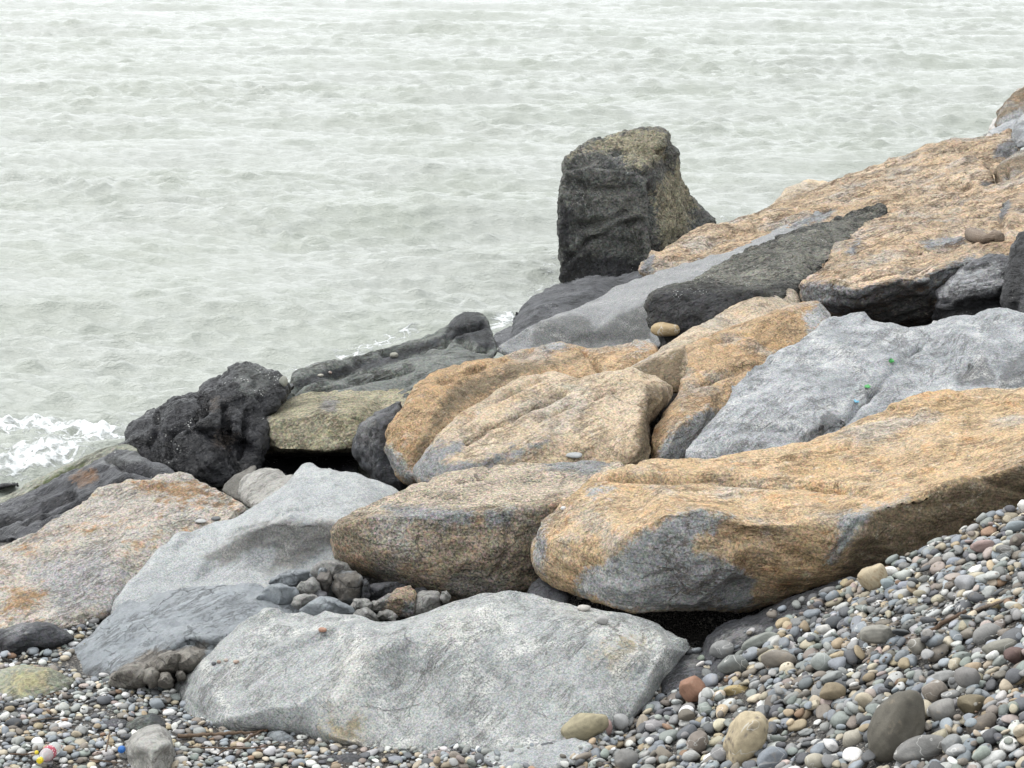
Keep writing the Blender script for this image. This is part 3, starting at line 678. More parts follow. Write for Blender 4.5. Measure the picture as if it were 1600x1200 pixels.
boulder('boulder', 'pale rust mottled slab at the left edge, behind the smooth grey slab', RUST,
    [(-150, 870, .40), (-60, 858, .41), (0, 845, .43), (24, 836, .45), (60, 820, .48), (92, 796, .52), (120, 784, .54), (160, 768, .57), (184, 762, .59), (224, 754, .61), (248, 742, .63), (272, 734, .645), (288, 733, .65), (312, 744, .64), (340, 758, .63), (364, 773, .62), (388, 791, .61), (350, 850, .47), (280, 895, .41), (225, 930, .36), (164, 955, .35), (105, 975, .34), (63, 980, .33), (21, 982, .33), (0, 984, .33), (-150, 1000, .30)],
    inner=[(100, 880, .46), (200, 840, .53), (280, 790, .60), (40, 930, .40), (160, 905, .44)],
    ridges=[[(200, 800, .575), (280, 775, .61), (350, 790, .60)]],
    thick=.6, rd=.06, rp=20, vox=.0135, smooth=3, lump=.03, lf=2.4, chip=.022, cf=3.2, bed=.014, bf=7, bdir=(-.3, -.4, .8), fine=.008,
    p1=[[(60, 880), (160, 860), (200, 890), (150, 950), (100, 960), (40, 900)], [(150, 930), (240, 905), (225, 950), (150, 960)]], p2=[[(215, 760), (300, 750), (350, 775), (280, 785)], [(20, 920), (70, 925), (40, 960), (0, 955)]], soft=26)

boulder('boulder', 'tan boulder with a sloping streaked face and a small grey chipped corner', SAND,
    [(642, 731, 10.3), (650, 745, 10.25), (658, 765, 10.2), (720, 775, 10.1), (800, 770, 10.1), (900, 755, 10.15), (980, 730, 10.2), (1008, 722, 10.25), (1016, 692, 10.45), (1016, 660, 10.65), (1032, 636, 10.85), (1050, 614, 11.05), (1046, 602, 11.1), (1028, 588, 11.15), (1010, 582, 11.15), (996, 580, 11.1), (960, 578, 11.1), (930, 583, 11.1), (900, 586, 11.1), (884, 580, 11.15), (864, 576, 11.15), (844, 584, 11.1), (820, 584, 11.1), (796, 592, 11.0), (760, 616, 10.85), (724, 640, 10.7), (688, 672, 10.5), (664, 700, 10.38)],
    inner=[(850, 660, 10.55), (900, 630, 10.72), (950, 690, 10.35), (780, 690, 10.4)],
    ridges=[[(990, 595, 10.95), (1012, 620, 10.7), (1006, 660, 10.45), (998, 700, 10.25)], [(684, 690, 10.38), (700, 705, 10.28), (690, 728, 10.2)], [(720, 725, 10.14), (790, 700, 10.25), (850, 690, 10.3)]],
    thick=.8, rd=.08, rp=18, vox=.0145, smooth=4, lump=.022, lf=2.2, chip=.016, cf=2.8, bed=.012, bf=7, bdir=(-.3, -.3, .9), fine=.005,
    p1=[[(640, 735), (665, 700), (690, 690), (720, 690), (722, 705), (690, 720), (745, 725), (800, 698), (855, 690), (820, 715), (720, 740), (660, 760)]], p2=[[(1010, 600), (1050, 600), (1050, 640), (1015, 720), (990, 720)]], soft=15,  # p2 paints the shaded right side darker
    grooves=[([(715, 662), (800, 612), (845, 590)], 4, .09), ([(730, 692), (800, 652), (880, 612)], 3.5, .07), ([(840, 655), (900, 628), (960, 610)], 3.5, .05)])

boulder('boulder', 'long ochre brown boulder rising behind the streaked tan boulder', AMBER,
    [(602, 660, 10.9), (602, 685, 10.85), (608, 705, 10.8), (616, 722, 10.75), (626, 742, 10.7), (634, 752, 10.68), (700, 770, 10.6), (780, 720, 10.9), (900, 660, 11.3), (1000, 610, 11.6), (1030, 570, 11.9), (1034, 545, 12.1), (1022, 530, 12.3), (1000, 526, 12.3), (976, 534, 12.3), (936, 538, 12.2), (900, 534, 12.2), (868, 532, 12.25), (840, 538, 12.2), (804, 544, 12.1), (760, 553, 11.95), (708, 567, 11.75), (672, 580, 11.55), (648, 600, 11.3), (624, 628, 11.05), (610, 645, 10.95)],
    grooves=[([(690, 596), (760, 568), (830, 550)], 4, .08), ([(905, 536), (925, 560), (935, 580)], 3.5, .06)], inner=[(640, 640, 10.95), (645, 700, 10.72), (760, 600, 11.6), (850, 560, 11.9), (950, 562, 11.9)],
    ridges=[[(724, 572, 11.65), (700, 600, 11.3), (684, 640, 11.02), (668, 680, 10.8), (660, 730, 10.66)], [(740, 580, 11.7), (820, 558, 11.98), (900, 552, 12.05), (1000, 545, 12.1)]],
    thick=.8, rd=.10, rp=22, vox=.0155, smooth=4, lump=.03, lf=2.4, chip=.025, cf=3.0, bed=.006, bf=6, fine=.006,
    p1=[[(600, 690), (640, 730), (640, 760), (600, 720)], [(840, 530), (900, 528), (880, 545), (845, 548)], [(980, 524), (1025, 528), (1000, 545)]], p2=[[(700, 610), (800, 570), (900, 560), (820, 590), (740, 620), (680, 670), (660, 720), (640, 720), (690, 640)]], soft=16)

boulder('boulder', 'tall orange tan slab with a grey lower corner, beside the cool grey slab', AMBER,
    [(1018, 720, 10.4), (1016, 700, 10.48), (1016, 684, 10.55), (1024, 658, 10.68), (1040, 636, 10.85), (1058, 612, 11.1), (1063, 588, 11.3), (1067, 560, 11.6), (1076, 540, 11.8), (1092, 528, 11.9), (1120, 512, 12.05), (1168, 497, 12.2), (1200, 486, 12.3), (1240, 472, 12.4), (1262, 465, 12.45), (1280, 464, 12.45), (1290, 474, 12.4), (1304, 492, 12.3), (1270, 530, 11.95), (1190, 590, 11.4), (1130, 650, 10.9), (1100, 720, 10.6), (1060, 735, 10.45)],
    inner=[(1120, 590, 11.3), (1170, 545, 11.7), (1220, 505, 12.1)], grooves=[([(1068, 608), (1120, 588), (1180, 572)], 4, .07), ([(1110, 535), (1170, 520), (1240, 490)], 3.5, .05)],
    ridges=[[(1024, 705, 10.42), (1050, 668, 10.52), (1085, 648, 10.68), (1110, 638, 10.82)], [(1262, 490, 12.28), (1275, 472, 12.38)]],
    thick=.7, rd=.06, rp=14, vox=.0155, smooth=3, lump=.02, lf=2.2, chip=.016, cf=2.8, bed=.010, bf=6, bdir=(-.3, -.4, .8), fine=.004,
    p1=[[(1020, 725), (1045, 680), (1100, 640), (1130, 640), (1100, 720)], [(1255, 500), (1282, 466), (1310, 490), (1265, 520)]], p2=[], soft=12, seed=611)

boulder('boulder', 'broad cool grey slab with a jagged upper edge, right side of the heap', GREY2,
    [(1074, 718, 10.1), (1080, 700, 10.18), (1104, 657, 10.42), (1124, 628, 10.6), (1140, 604, 10.78), (1160, 580, 11.0), (1188, 560, 11.2), (1216, 540, 11.45), (1248, 528, 11.6), (1268, 512, 11.8), (1282, 498, 11.95), (1296, 491, 12.0), (1328, 489, 12.0), (1360, 494, 11.95), (1384, 500, 11.85), (1420, 507, 11.8), (1440, 503, 11.85), (1452, 500, 11.9), (1480, 490, 11.95), (1496, 486, 11.95), (1520, 489, 11.9), (1536, 480, 12.0), (1556, 476, 12.0), (1576, 480, 11.9), (1602, 487, 11.8), (1700, 500, 11.6), (1740, 600, 10.9), (1640, 660, 10.5), (1480, 690, 10.25), (1330, 720, 10.0), (1200, 745, 9.85), (1110, 745, 9.9)],
    inner=[(1200, 640, 10.45), (1300, 590, 10.9), (1400, 570, 11.1), (1280, 545, 11.4), (1370, 530, 11.5), (1150, 690, 10.12), (1520, 530, 11.35), (1560, 500, 11.75), (1420, 620, 10.7)],
    ridges=[[(1440, 515, 11.75), (1475, 540, 11.45), (1500, 575, 11.1), (1530, 605, 10.8)], [(1500, 510, 11.62), (1550, 540, 11.25), (1570, 585, 10.95)], [(1180, 610, 10.72), (1280, 610, 10.72), (1330, 595, 10.88)], [(1075, 700, 10.12), (1180, 690, 10.08), (1260, 665, 10.22), (1330, 660, 10.3)], [(1272, 672, 10.3), (1295, 648, 10.42), (1320, 662, 10.36)]],
    thick=.8, rd=.05, rp=14, vox=.0145, smooth=3, lump=.022, lf=2.4, chip=.022, cf=3.0, bed=.008, bf=6, bdir=(.3, -.4, .8), fine=.004,
    p1=[[(1270, 678), (1280, 650), (1300, 643), (1325, 660)], [(1562, 605), (1565, 575), (1600, 550), (1650, 560), (1640, 610)], [(1490, 590), (1540, 560), (1560, 600), (1500, 605)]], p2=[], soft=8,
    grooves=[([(1300, 668), (1345, 632), (1375, 602), (1400, 572), (1435, 545)], 4, .07), ([(1090, 690), (1160, 668), (1240, 668)], 4, .06)])

boulder('boulder', 'narrow tan rock with a brown triangular front, behind the tall orange slab', SAND,
    [(972, 574, 11.6), (984, 581, 11.55), (1010, 590, 11.45), (1040, 604, 11.35), (1056, 612, 11.3), (1110, 590, 11.6), (1200, 540, 12.1), (1256, 480, 12.9), (1252, 460, 13.05), (1246, 446, 13.2), (1232, 439, 13.25), (1208, 444, 13.2), (1176, 456, 13.0), (1140, 476, 12.75), (1112, 496, 12.5), (1076, 512, 12.3), (1040, 534, 12.0), (1008, 552, 11.85)],
    ridges=[[(982, 574, 11.55), (1030, 552, 11.68), (1068, 535, 11.85), (1100, 515, 12.15)], [(1062, 545, 11.62), (1056, 590, 11.35)]], inner=[(1180, 470, 12.75), (1030, 582, 11.5)],
    thick=.6, rd=.05, rp=10, vox=.017, smooth=3, lump=.02, chip=.02, cf=3, bed=.01, p2=[[(985, 578), (1030, 556), (1072, 540), (1062, 615), (1030, 605)]], soft=6)

boulder('boulder', 'long dark algae covered rock lying between the grey slab and the flaky tan slab', ALGAE,
    [(1012, 510, 12.95), (1020, 526, 12.9), (1040, 548, 12.8), (1120, 540, 12.7), (1200, 500, 12.85), (1250, 470, 13.1), (1254, 442, 13.5), (1276, 424, 13.85), (1292, 404, 14.2), (1320, 374, 15.0), (1360, 350, 15.7), (1388, 324, 16.3), (1374, 324, 16.3), (1340, 332, 16.1), (1300, 340, 15.9), (1270, 346, 15.7), (1240, 354, 15.5), (1212, 364, 15.2), (1184, 374, 14.9), (1150, 390, 14.5), (1120, 404, 14.2), (1085, 424, 13.7), (1056, 438, 13.4), (1032, 448, 13.2), (1012, 458, 13.05), (1008, 476, 13.0), (1010, 492, 12.98)],
    ridges=[[(1022, 458, 13.02), (1060, 450, 13.05), (1100, 446, 13.05), (1152, 450, 12.98), (1190, 452, 12.95), (1240, 436, 13.3)]], inner=[(1180, 415, 13.75), (1250, 390, 14.3), (1310, 360, 15.2), (1040, 500, 12.85), (1110, 490, 12.75)],
    thick=.8, rd=.06, rp=12, vox=.0175, smooth=2, lump=.035, lf=2.8, chip=.035, cf=3.4, bed=.02, bf=6, bdir=(-.3, -.3, .9), fine=.010,
    p1=[[(1050, 440), (1150, 395), (1300, 345), (1390, 320), (1340, 362), (1262, 430), (1180, 445), (1110, 440)]], p2=[[(1008, 470), (1040, 452), (1150, 455), (1190, 458), (1150, 520), (1020, 530)]], soft=14)

boulder('boulder', 'long smooth grey slab below the dark standing rock', DUSK,
    [(772, 545, 13.1), (796, 528, 13.3), (812, 516, 13.5), (832, 504, 13.7), (860, 492, 13.9), (880, 485, 14.0), (900, 477, 14.15), (930, 464, 14.4), (960, 443, 14.8), (1000, 430, 15.0), (1040, 418, 15.2), (1080, 402, 15.5), (1140, 386, 15.7), (1180, 368, 16.1), (1216, 352, 16.5), (1250, 338, 16.8), (1274, 331, 17.0), (1300, 334, 16.8), (1260, 380, 15.4), (1140, 440, 14.0), (1070, 480, 13.4), (1050, 530, 13.0), (1010, 550, 12.95), (960, 560, 13.0), (860, 560, 13.0), (800, 562, 13.0)],
    ridges=[[(826, 520, 13.45), (848, 498, 13.55), (876, 490, 13.65), (902, 487, 13.65), (935, 512, 13.4), (962, 490, 13.55), (1012, 466, 13.75)], [(840, 536, 13.38), (900, 534, 13.36), (1010, 526, 13.3)], [(1000, 455, 14.1), (1100, 410, 14.9), (1200, 370, 15.8)]], inner=[(900, 515, 13.42), (940, 478, 14.0)],
    thick=.7, rd=.05, rp=10, vox=.0175, smooth=3, lump=.02, lf=2, chip=.02, cf=2.4, fine=.003,
    p1=[[(830, 545), (834, 508), (850, 500), (900, 490), (920, 500), (930, 515), (965, 492), (1012, 470), (1020, 530), (940, 545)]], p2=[], soft=6, seed=77)

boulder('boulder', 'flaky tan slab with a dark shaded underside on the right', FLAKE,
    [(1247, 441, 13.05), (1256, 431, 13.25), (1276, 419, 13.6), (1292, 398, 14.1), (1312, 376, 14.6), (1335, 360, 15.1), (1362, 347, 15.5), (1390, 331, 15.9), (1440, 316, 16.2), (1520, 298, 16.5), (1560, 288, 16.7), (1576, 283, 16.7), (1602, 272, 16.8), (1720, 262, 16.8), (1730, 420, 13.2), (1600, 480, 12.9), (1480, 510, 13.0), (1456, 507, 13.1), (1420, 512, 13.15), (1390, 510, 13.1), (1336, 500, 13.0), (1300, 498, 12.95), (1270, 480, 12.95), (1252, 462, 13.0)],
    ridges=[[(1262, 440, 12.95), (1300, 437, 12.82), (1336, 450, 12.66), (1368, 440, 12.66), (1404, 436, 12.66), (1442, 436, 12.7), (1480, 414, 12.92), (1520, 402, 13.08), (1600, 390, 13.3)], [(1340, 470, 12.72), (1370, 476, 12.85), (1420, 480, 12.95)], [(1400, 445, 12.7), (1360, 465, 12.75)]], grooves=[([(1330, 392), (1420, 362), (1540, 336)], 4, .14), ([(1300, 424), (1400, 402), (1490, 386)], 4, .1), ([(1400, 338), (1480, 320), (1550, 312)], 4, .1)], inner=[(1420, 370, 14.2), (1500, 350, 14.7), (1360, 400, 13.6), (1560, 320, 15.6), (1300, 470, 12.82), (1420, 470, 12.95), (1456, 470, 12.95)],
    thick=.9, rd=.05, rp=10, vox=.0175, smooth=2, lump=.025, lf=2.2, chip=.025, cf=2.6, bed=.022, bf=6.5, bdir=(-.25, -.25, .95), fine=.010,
    p1=[[(1247, 446), (1270, 440), (1300, 440), (1336, 452), (1400, 438), (1440, 436), (1480, 412), (1520, 400), (1530, 420), (1460, 470), (1320, 495), (1255, 470)], [(1440, 378), (1500, 368), (1510, 380), (1450, 388)], [(1320, 395), (1345, 370), (1335, 400)]], p2=[[(1336, 485), (1345, 462), (1400, 442), (1450, 442), (1470, 500), (1420, 520), (1340, 510)]], soft=7)  # p2 paints the shade of the underside into the colour

boulder('boulder', 'long flaky tan slab reaching down to the standing dark rock', FLAKE,
    [(1001, 424, 15.2), (1005, 407, 15.4), (1020, 390, 15.7), (1057, 372, 16.1), (1095, 352, 16.5), (1125, 342, 16.7), (1188, 327, 17.1), (1240, 313, 17.4), (1330, 290, 17.8), (1420, 267, 18.2), (1484, 255, 18.4), (1515, 244, 18.5), (1535, 250, 18.3), (1548, 264, 17.9), (1560, 290, 17.2), (1540, 330, 16.2), (1440, 360, 15.6), (1320, 380, 15.3), (1180, 410, 15.0), (1080, 435, 14.9), (1030, 432, 15.0)],
    grooves=[([(1050, 398), (1150, 366), (1250, 341), (1330, 318)], 4, .12), ([(1180, 350), (1300, 312), (1420, 286)], 4, .12), ([(1340, 330), (1430, 304), (1510, 290)], 4, .1)], inner=[(1100, 385, 15.7), (1250, 345, 16.4), (1400, 310, 17.0), (1060, 405, 15.3)],
    ridges=[[(1520, 262, 17.9), (1535, 280, 17.3)], [(1008, 412, 15.2), (1040, 400, 15.35), (1100, 375, 15.9)]],
    thick=.9, rd=.08, rp=12, vox=.0205, smooth=2, lump=.03, lf=1.8, chip=.03, cf=2.3, bed=.026, bf=6, bdir=(-.25, -.25, .95), fine=.010,
    p1=[[(1000, 425), (1006, 404), (1022, 394), (1020, 425)], [(1240, 345), (1310, 325), (1290, 345), (1230, 360)], [(1440, 330), (1480, 322), (1460, 340)]], p2=[[(1530, 285), (1552, 282), (1556, 292), (1535, 292)]], soft=6)
boulder('boulder', 'uppermost flaky tan slab along the skyline of the heap', FLAKE,
    [(1150, 345, 18.2), (1190, 325, 18.6), (1216, 308, 18.9), (1262, 294, 19.2), (1300, 280, 19.4), (1328, 264, 19.6), (1365, 252, 19.8), (1400, 241, 19.9), (1440, 229, 20.0), (1480, 216, 20.1), (1520, 213, 20.1), (1550, 204, 20.3), (1578, 200, 20.3), (1588, 212, 20.0), (1593, 235, 19.5), (1580, 290, 18.0), (1500, 320, 17.4), (1350, 330, 17.2), (1230, 345, 17.4)],
    inner=[(1400, 262, 19.2), (1520, 232, 19.5)], ridges=[[(1300, 292, 18.9), (1400, 258, 19.4), (1500, 236, 19.5), (1560, 230, 19.4)]],
    thick=.9, rd=.08, rp=10, vox=.023, smooth=2, lump=.035, lf=1.8, chip=.03, cf=2.3, bed=.025, bf=6, bdir=(-.25, -.25, .95), fine=.010, p1=[[(1560, 225), (1590, 215), (1590, 250), (1550, 245)]], soft=6)
boulder('boulder', 'low pinkish tan boulder against the sea, below the uppermost slab', SAND,
    [(1165, 345, 19.3), (1188, 326, 19.6), (1214, 304, 20.0), (1240, 283, 20.3), (1264, 274, 20.5), (1292, 276, 20.4), (1312, 286, 20.2), (1340, 310, 19.8), (1280, 350, 19.2)],
    thick=.6, rd=.1, rp=12, vox=.024, lump=.03, chip=.03, bed=.015)

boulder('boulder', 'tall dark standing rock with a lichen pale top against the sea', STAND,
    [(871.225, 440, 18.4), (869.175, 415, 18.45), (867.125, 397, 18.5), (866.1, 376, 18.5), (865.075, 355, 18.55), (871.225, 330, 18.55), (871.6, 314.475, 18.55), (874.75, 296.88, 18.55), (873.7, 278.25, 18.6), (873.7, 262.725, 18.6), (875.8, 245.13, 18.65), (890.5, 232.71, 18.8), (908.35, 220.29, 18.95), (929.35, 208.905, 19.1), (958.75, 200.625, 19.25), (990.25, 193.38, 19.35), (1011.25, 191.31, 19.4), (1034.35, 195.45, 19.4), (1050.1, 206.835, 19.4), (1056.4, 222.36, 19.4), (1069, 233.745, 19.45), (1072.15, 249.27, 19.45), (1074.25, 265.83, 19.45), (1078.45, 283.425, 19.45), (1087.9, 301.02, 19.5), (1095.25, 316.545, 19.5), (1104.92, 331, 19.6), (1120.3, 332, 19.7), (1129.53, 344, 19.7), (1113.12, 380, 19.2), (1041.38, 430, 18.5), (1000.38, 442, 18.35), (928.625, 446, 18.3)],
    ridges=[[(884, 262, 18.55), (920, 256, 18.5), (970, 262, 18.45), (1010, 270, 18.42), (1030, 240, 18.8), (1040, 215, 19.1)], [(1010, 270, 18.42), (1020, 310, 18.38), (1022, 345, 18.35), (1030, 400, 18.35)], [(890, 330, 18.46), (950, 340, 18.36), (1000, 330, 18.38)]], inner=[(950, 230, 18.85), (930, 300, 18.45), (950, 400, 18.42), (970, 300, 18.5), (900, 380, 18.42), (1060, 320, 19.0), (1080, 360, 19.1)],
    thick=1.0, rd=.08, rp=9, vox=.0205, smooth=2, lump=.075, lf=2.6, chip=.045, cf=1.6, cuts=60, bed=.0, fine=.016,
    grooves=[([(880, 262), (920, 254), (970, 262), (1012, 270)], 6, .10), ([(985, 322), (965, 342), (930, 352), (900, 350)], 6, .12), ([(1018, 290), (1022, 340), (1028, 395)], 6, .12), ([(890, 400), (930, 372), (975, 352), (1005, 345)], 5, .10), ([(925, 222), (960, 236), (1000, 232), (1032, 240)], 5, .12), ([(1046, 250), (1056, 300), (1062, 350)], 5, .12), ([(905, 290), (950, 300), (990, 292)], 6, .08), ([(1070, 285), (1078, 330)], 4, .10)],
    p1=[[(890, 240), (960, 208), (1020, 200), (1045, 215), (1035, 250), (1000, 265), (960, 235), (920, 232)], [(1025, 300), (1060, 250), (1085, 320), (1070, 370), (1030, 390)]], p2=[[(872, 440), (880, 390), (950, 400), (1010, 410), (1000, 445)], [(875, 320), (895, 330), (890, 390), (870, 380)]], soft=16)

boulder('boulder', 'dark rounded rock at the foot of the standing rock by the water', SLATE,
    [(775, 545, 14.5), (790, 520, 15.0), (800, 502, 15.3), (806, 490, 15.6), (812, 479, 15.8), (828, 460, 16.2), (845, 448, 16.5), (862, 441, 16.7), (900, 430, 17.1), (932, 426, 17.3), (972, 426, 17.4), (1005, 425, 17.4), (1040, 445, 16.5), (1000, 490, 15.2), (900, 520, 14.6), (840, 545, 14.4)],
    inner=[(850, 480, 15.4), (930, 455, 16.0)], ridges=[[(800, 515, 14.95), (850, 470, 15.5), (930, 440, 16.4)]], thick=.6, rd=.10, rp=16, vox=.019, lump=.04, chip=.03, cf=2.8,
    grooves=[([(900, 430), (896, 452)], 3, .05)])
boulder('boulder', 'small wet dark rock in the gap at the water, left of the rounded dark rock', WET,
    [(766, 534, 14.9), (772, 518, 15.2), (785, 511, 15.4), (798, 504, 15.5), (812, 512, 15.2), (805, 530, 14.9), (785, 545, 14.7)], thick=.3, rd=.06, rp=8, vox=.017, lump=.02, chip=.02)

boulder('boulder', 'olive grey layered rock with long ledges and a dark hump at its right end', OLIVE,
    [(444, 612, 13.2), (450, 598, 13.4), (454, 586, 13.55), (464, 577, 13.65), (490, 568, 13.85), (520, 560, 14.0), (560, 551, 14.15), (600, 542, 14.3), (630, 532, 14.45), (652, 527, 14.5), (680, 519, 14.6), (698, 510, 14.7), (708, 498, 14.75), (716, 491, 14.8), (726, 487, 14.8), (741, 487, 14.75), (751, 493, 14.65), (758, 502, 14.55), (766, 518, 14.4), (772, 534, 14.2), (775, 550, 14.0), (755, 580, 13.3), (700, 610, 12.9), (620, 640, 12.75), (520, 650, 12.75), (450, 640, 12.9)],
    inner=[(500, 585, 13.45), (600, 560, 13.75), (560, 600, 13.2), (680, 560, 13.5), (740, 530, 14.1), (730, 505, 14.4)],
    thick=.7, rd=.06, rp=10, vox=.0165, smooth=2, lump=.02, lf=2.5, chip=.015, cf=3, bed=.012, bf=7, bdir=(-.2, -.6, .8), fine=.004,
    grooves=[([(458, 600), (500, 581), (540, 570), (600, 552), (660, 538), (700, 526)], 5.5, .40), ([(500, 590), (540, 580), (580, 570), (620, 557), (690, 538)], 5.0, .36), ([(450, 615), (520, 602), (580, 588), (640, 578)], 5.0, .30), ([(700, 520), (740, 512), (756, 508)], 3.5, .2), ([(720, 532), (745, 545), (765, 545)], 5, .25)],
    p1=[[(700, 512), (715, 486), (745, 484), (765, 510), (776, 548), (750, 540), (730, 530), (690, 530)], [(455, 605), (480, 588), (600, 555), (690, 528), (690, 538), (590, 575), (500, 595)]], p2=[], soft=6)  # p1 darkens the hump and the band along the grooves
boulder('boulder', 'khaki mottled rock with a black hollow beneath it', KHAKI,
    [(386, 656, 12.35), (388, 690, 12.3), (392, 712, 12.3), (400, 730, 12.35), (440, 745, 13.0), (480, 748, 13.1), (532, 740, 13.0), (560, 725, 12.8), (620, 690, 12.4), (680, 640, 12.6), (690, 592, 13.2), (640, 594, 13.3), (600, 600, 13.25), (560, 605, 13.2), (500, 608, 13.1), (475, 610, 13.05), (452, 615, 12.95), (424, 632, 12.65), (398, 649, 12.42)],
    ridges=[[(394, 672, 12.28), (418, 682, 12.16), (440, 698, 12.14), (480, 703, 12.13), (520, 703, 12.12), (548, 694, 12.15), (600, 674, 12.3)], [(404, 716, 12.28), (415, 690, 12.3)], [(432, 713, 12.75), (480, 717, 12.85), (530, 715, 12.75)]],
    inner=[(440, 650, 12.28), (500, 640, 12.33), (560, 640, 12.36), (470, 730, 13.0), (520, 727, 12.95)],
    thick=.5, rd=.05, rp=9, vox=.015, smooth=2, lump=.025, chip=.02, cf=3, fine=.006,
    p1=[[(386, 650), (420, 630), (430, 640), (405, 680), (410, 720), (388, 720)], [(505, 622), (530, 625), (525, 645), (500, 640)]], p2=[[(415, 708), (440, 706), (550, 706), (560, 722), (480, 745), (405, 735)]], soft=7)  # p2 paints the shade of the hollow near-black
boulder('boulder', 'jet black wet lumpy rock at the water edge', BLACK,
    [(193, 690, 12.15), (194, 672, 12.25), (198, 656, 12.35), (210, 645, 12.45), (224, 637, 12.5), (240, 626, 12.55), (262, 615, 12.6), (290, 604, 12.65), (304, 597, 12.7), (312, 589, 12.72), (325, 584, 12.75), (352, 574, 12.8), (368, 563, 12.85), (384, 557, 12.9), (402, 558, 12.9), (424, 569, 12.85), (444, 577, 12.85), (456, 591, 12.8), (455, 606, 12.65), (446, 622, 12.5), (430, 640, 12.35), (420, 690, 12.0), (400, 730, 11.85), (372, 742, 11.8), (340, 752, 11.72), (310, 748, 11.72), (285, 738, 11.75), (256, 726, 11.8), (230, 722, 11.85), (205, 712, 12.0)],
    inner=[(300, 660, 12.05), (370, 660, 12.0), (250, 660, 12.2), (330, 710, 11.75), (400, 600, 12.45)],
    ridges=[[(320, 600, 12.5), (325, 630, 12.2), (310, 650, 12.05), (275, 665, 12.02), (268, 690, 11.92)], [(385, 570, 12.7), (350, 610, 12.35), (345, 650, 12.08)], [(360, 640, 12.2), (355, 690, 12.05)]],
    thick=.8, rd=.10, rp=14, vox=.0135, smooth=2, lump=.065, lf=3.4, oct=4, chip=.05, cf=3.2, cuts=110, fine=.010, p1=[[(365, 575), (400, 565), (440, 590), (400, 620), (375, 610)]], p2=[[(330, 620), (345, 625), (340, 640), (328, 635)], [(340, 675), (365, 680), (355, 700), (335, 695)]], soft=14,
    grooves=[([(352, 630), (353, 660), (356, 690)], 4, .12), ([(302, 602), (322, 640), (290, 660), (265, 680), (262, 710)], 5, .18), ([(390, 640), (385, 680), (370, 715)], 4, .10), ([(240, 640), (250, 665), (235, 690)], 4, .10), ([(400, 600), (380, 625), (350, 632)], 4, .08)])
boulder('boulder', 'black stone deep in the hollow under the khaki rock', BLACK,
    [(385, 745, 11.95), (388, 715, 12.5), (400, 692, 12.85), (440, 684, 12.95), (540, 686, 12.95), (562, 715, 12.6), (560, 750, 11.85), (470, 775, 11.7)], thick=.3, rd=.06, rp=8, vox=.016, lump=.02, chip=.02)  # added near-black filler, stands in for the shade of the hollow
boulder('boulder', 'dark upright rock squeezed between the khaki rock and the long ochre boulder', SLATE,
    [(542, 708, 11.35), (544, 684, 11.4), (548, 662, 11.45), (560, 648, 11.5), (584, 632, 11.6), (606, 626, 11.6), (625, 620, 11.6), (650, 660, 11.3), (650, 750, 11.1), (632, 760, 11.05), (608, 757, 11.08), (580, 745, 11.15), (555, 732, 11.25)],
    inner=[(585, 690, 11.15), (600, 650, 11.3)], ridges=[[(575, 655, 11.3), (572, 700, 11.2), (590, 740, 11.1)]], thick=.5, rd=.10, rp=14, vox=.014, lump=.05, lf=3, chip=.035, cf=4, fine=.01, p1=[[(565, 655), (590, 645), (580, 700), (560, 690)]], soft=14)

boulder('boulder', 'wet dark slab with long ridges and a rusty orange stone, left edge by the surf', WET,
    [(-120, 830, .04), (-60, 800, .06), (24, 776, .12), (60, 760, .17), (90, 745, .22), (120, 732, .27), (160, 712, .36), (188, 702, .40), (208, 701, .42), (232, 716, .42), (260, 730, .41), (275, 740, .40), (250, 790, .36), (150, 830, .28), (60, 850, .24), (20, 840, .2), (-120, 870, .1)],
    inner=[(150, 750, .33), (80, 790, .23), (200, 740, .40), (20, 810, .16)], ridges=[[(60, 800, .24), (120, 770, .31), (180, 745, .385), (230, 740, .41)]],
    thick=.5, rd=.05, rp=10, vox=.0145, smooth=2, lump=.03, lf=2.4, chip=.02, cf=3, bed=.028, bf=6, bdir=(-.5, -.5, .7), fine=.005,
    p1=[[(108, 748), (125, 735), (150, 733), (155, 748), (140, 755), (125, 762)]], p2=[[(150, 720), (210, 702), (240, 715), (180, 730)]], soft=6,
    grooves=[([(0, 820), (40, 800), (80, 778), (110, 765)], 5, .28), ([(40, 815), (100, 788), (160, 765), (200, 750)], 5, .28), ([(170, 722), (215, 735), (250, 745)], 4, .2), ([(60, 775), (110, 755), (170, 735)], 3, .07)])
boulder('boulder', 'low pale rock with a band of green weed behind the wet dark slab', GREEN,
    [(-80, 812, .02), (-40, 790, .03), (0, 775, .06), (28, 762, .1), (60, 744, .16), (80, 735, .2), (120, 716, .28), (150, 702, .33), (176, 694, .36), (198, 690, .37), (225, 706, .36), (160, 730, .26), (90, 762, .14), (20, 795, .04)],
    thick=.35, rd=.05, rp=8, vox=.015, lump=.015, chip=.012, bed=.008, p1=[[(20, 792), (50, 762), (85, 742), (120, 722), (140, 716), (130, 730), (70, 765), (30, 790)]], soft=6)
boulder('boulder', 'tiny black rock awash at the left edge in the foam', BLACK,
    [(-30, 765, .05), (-10, 754, .1), (8, 750, .12), (24, 750, .12), (36, 757, .08), (20, 764, .05), (-5, 772, .03)], thick=.2, rd=.04, rp=6, vox=.013, lump=.02, chip=.02)

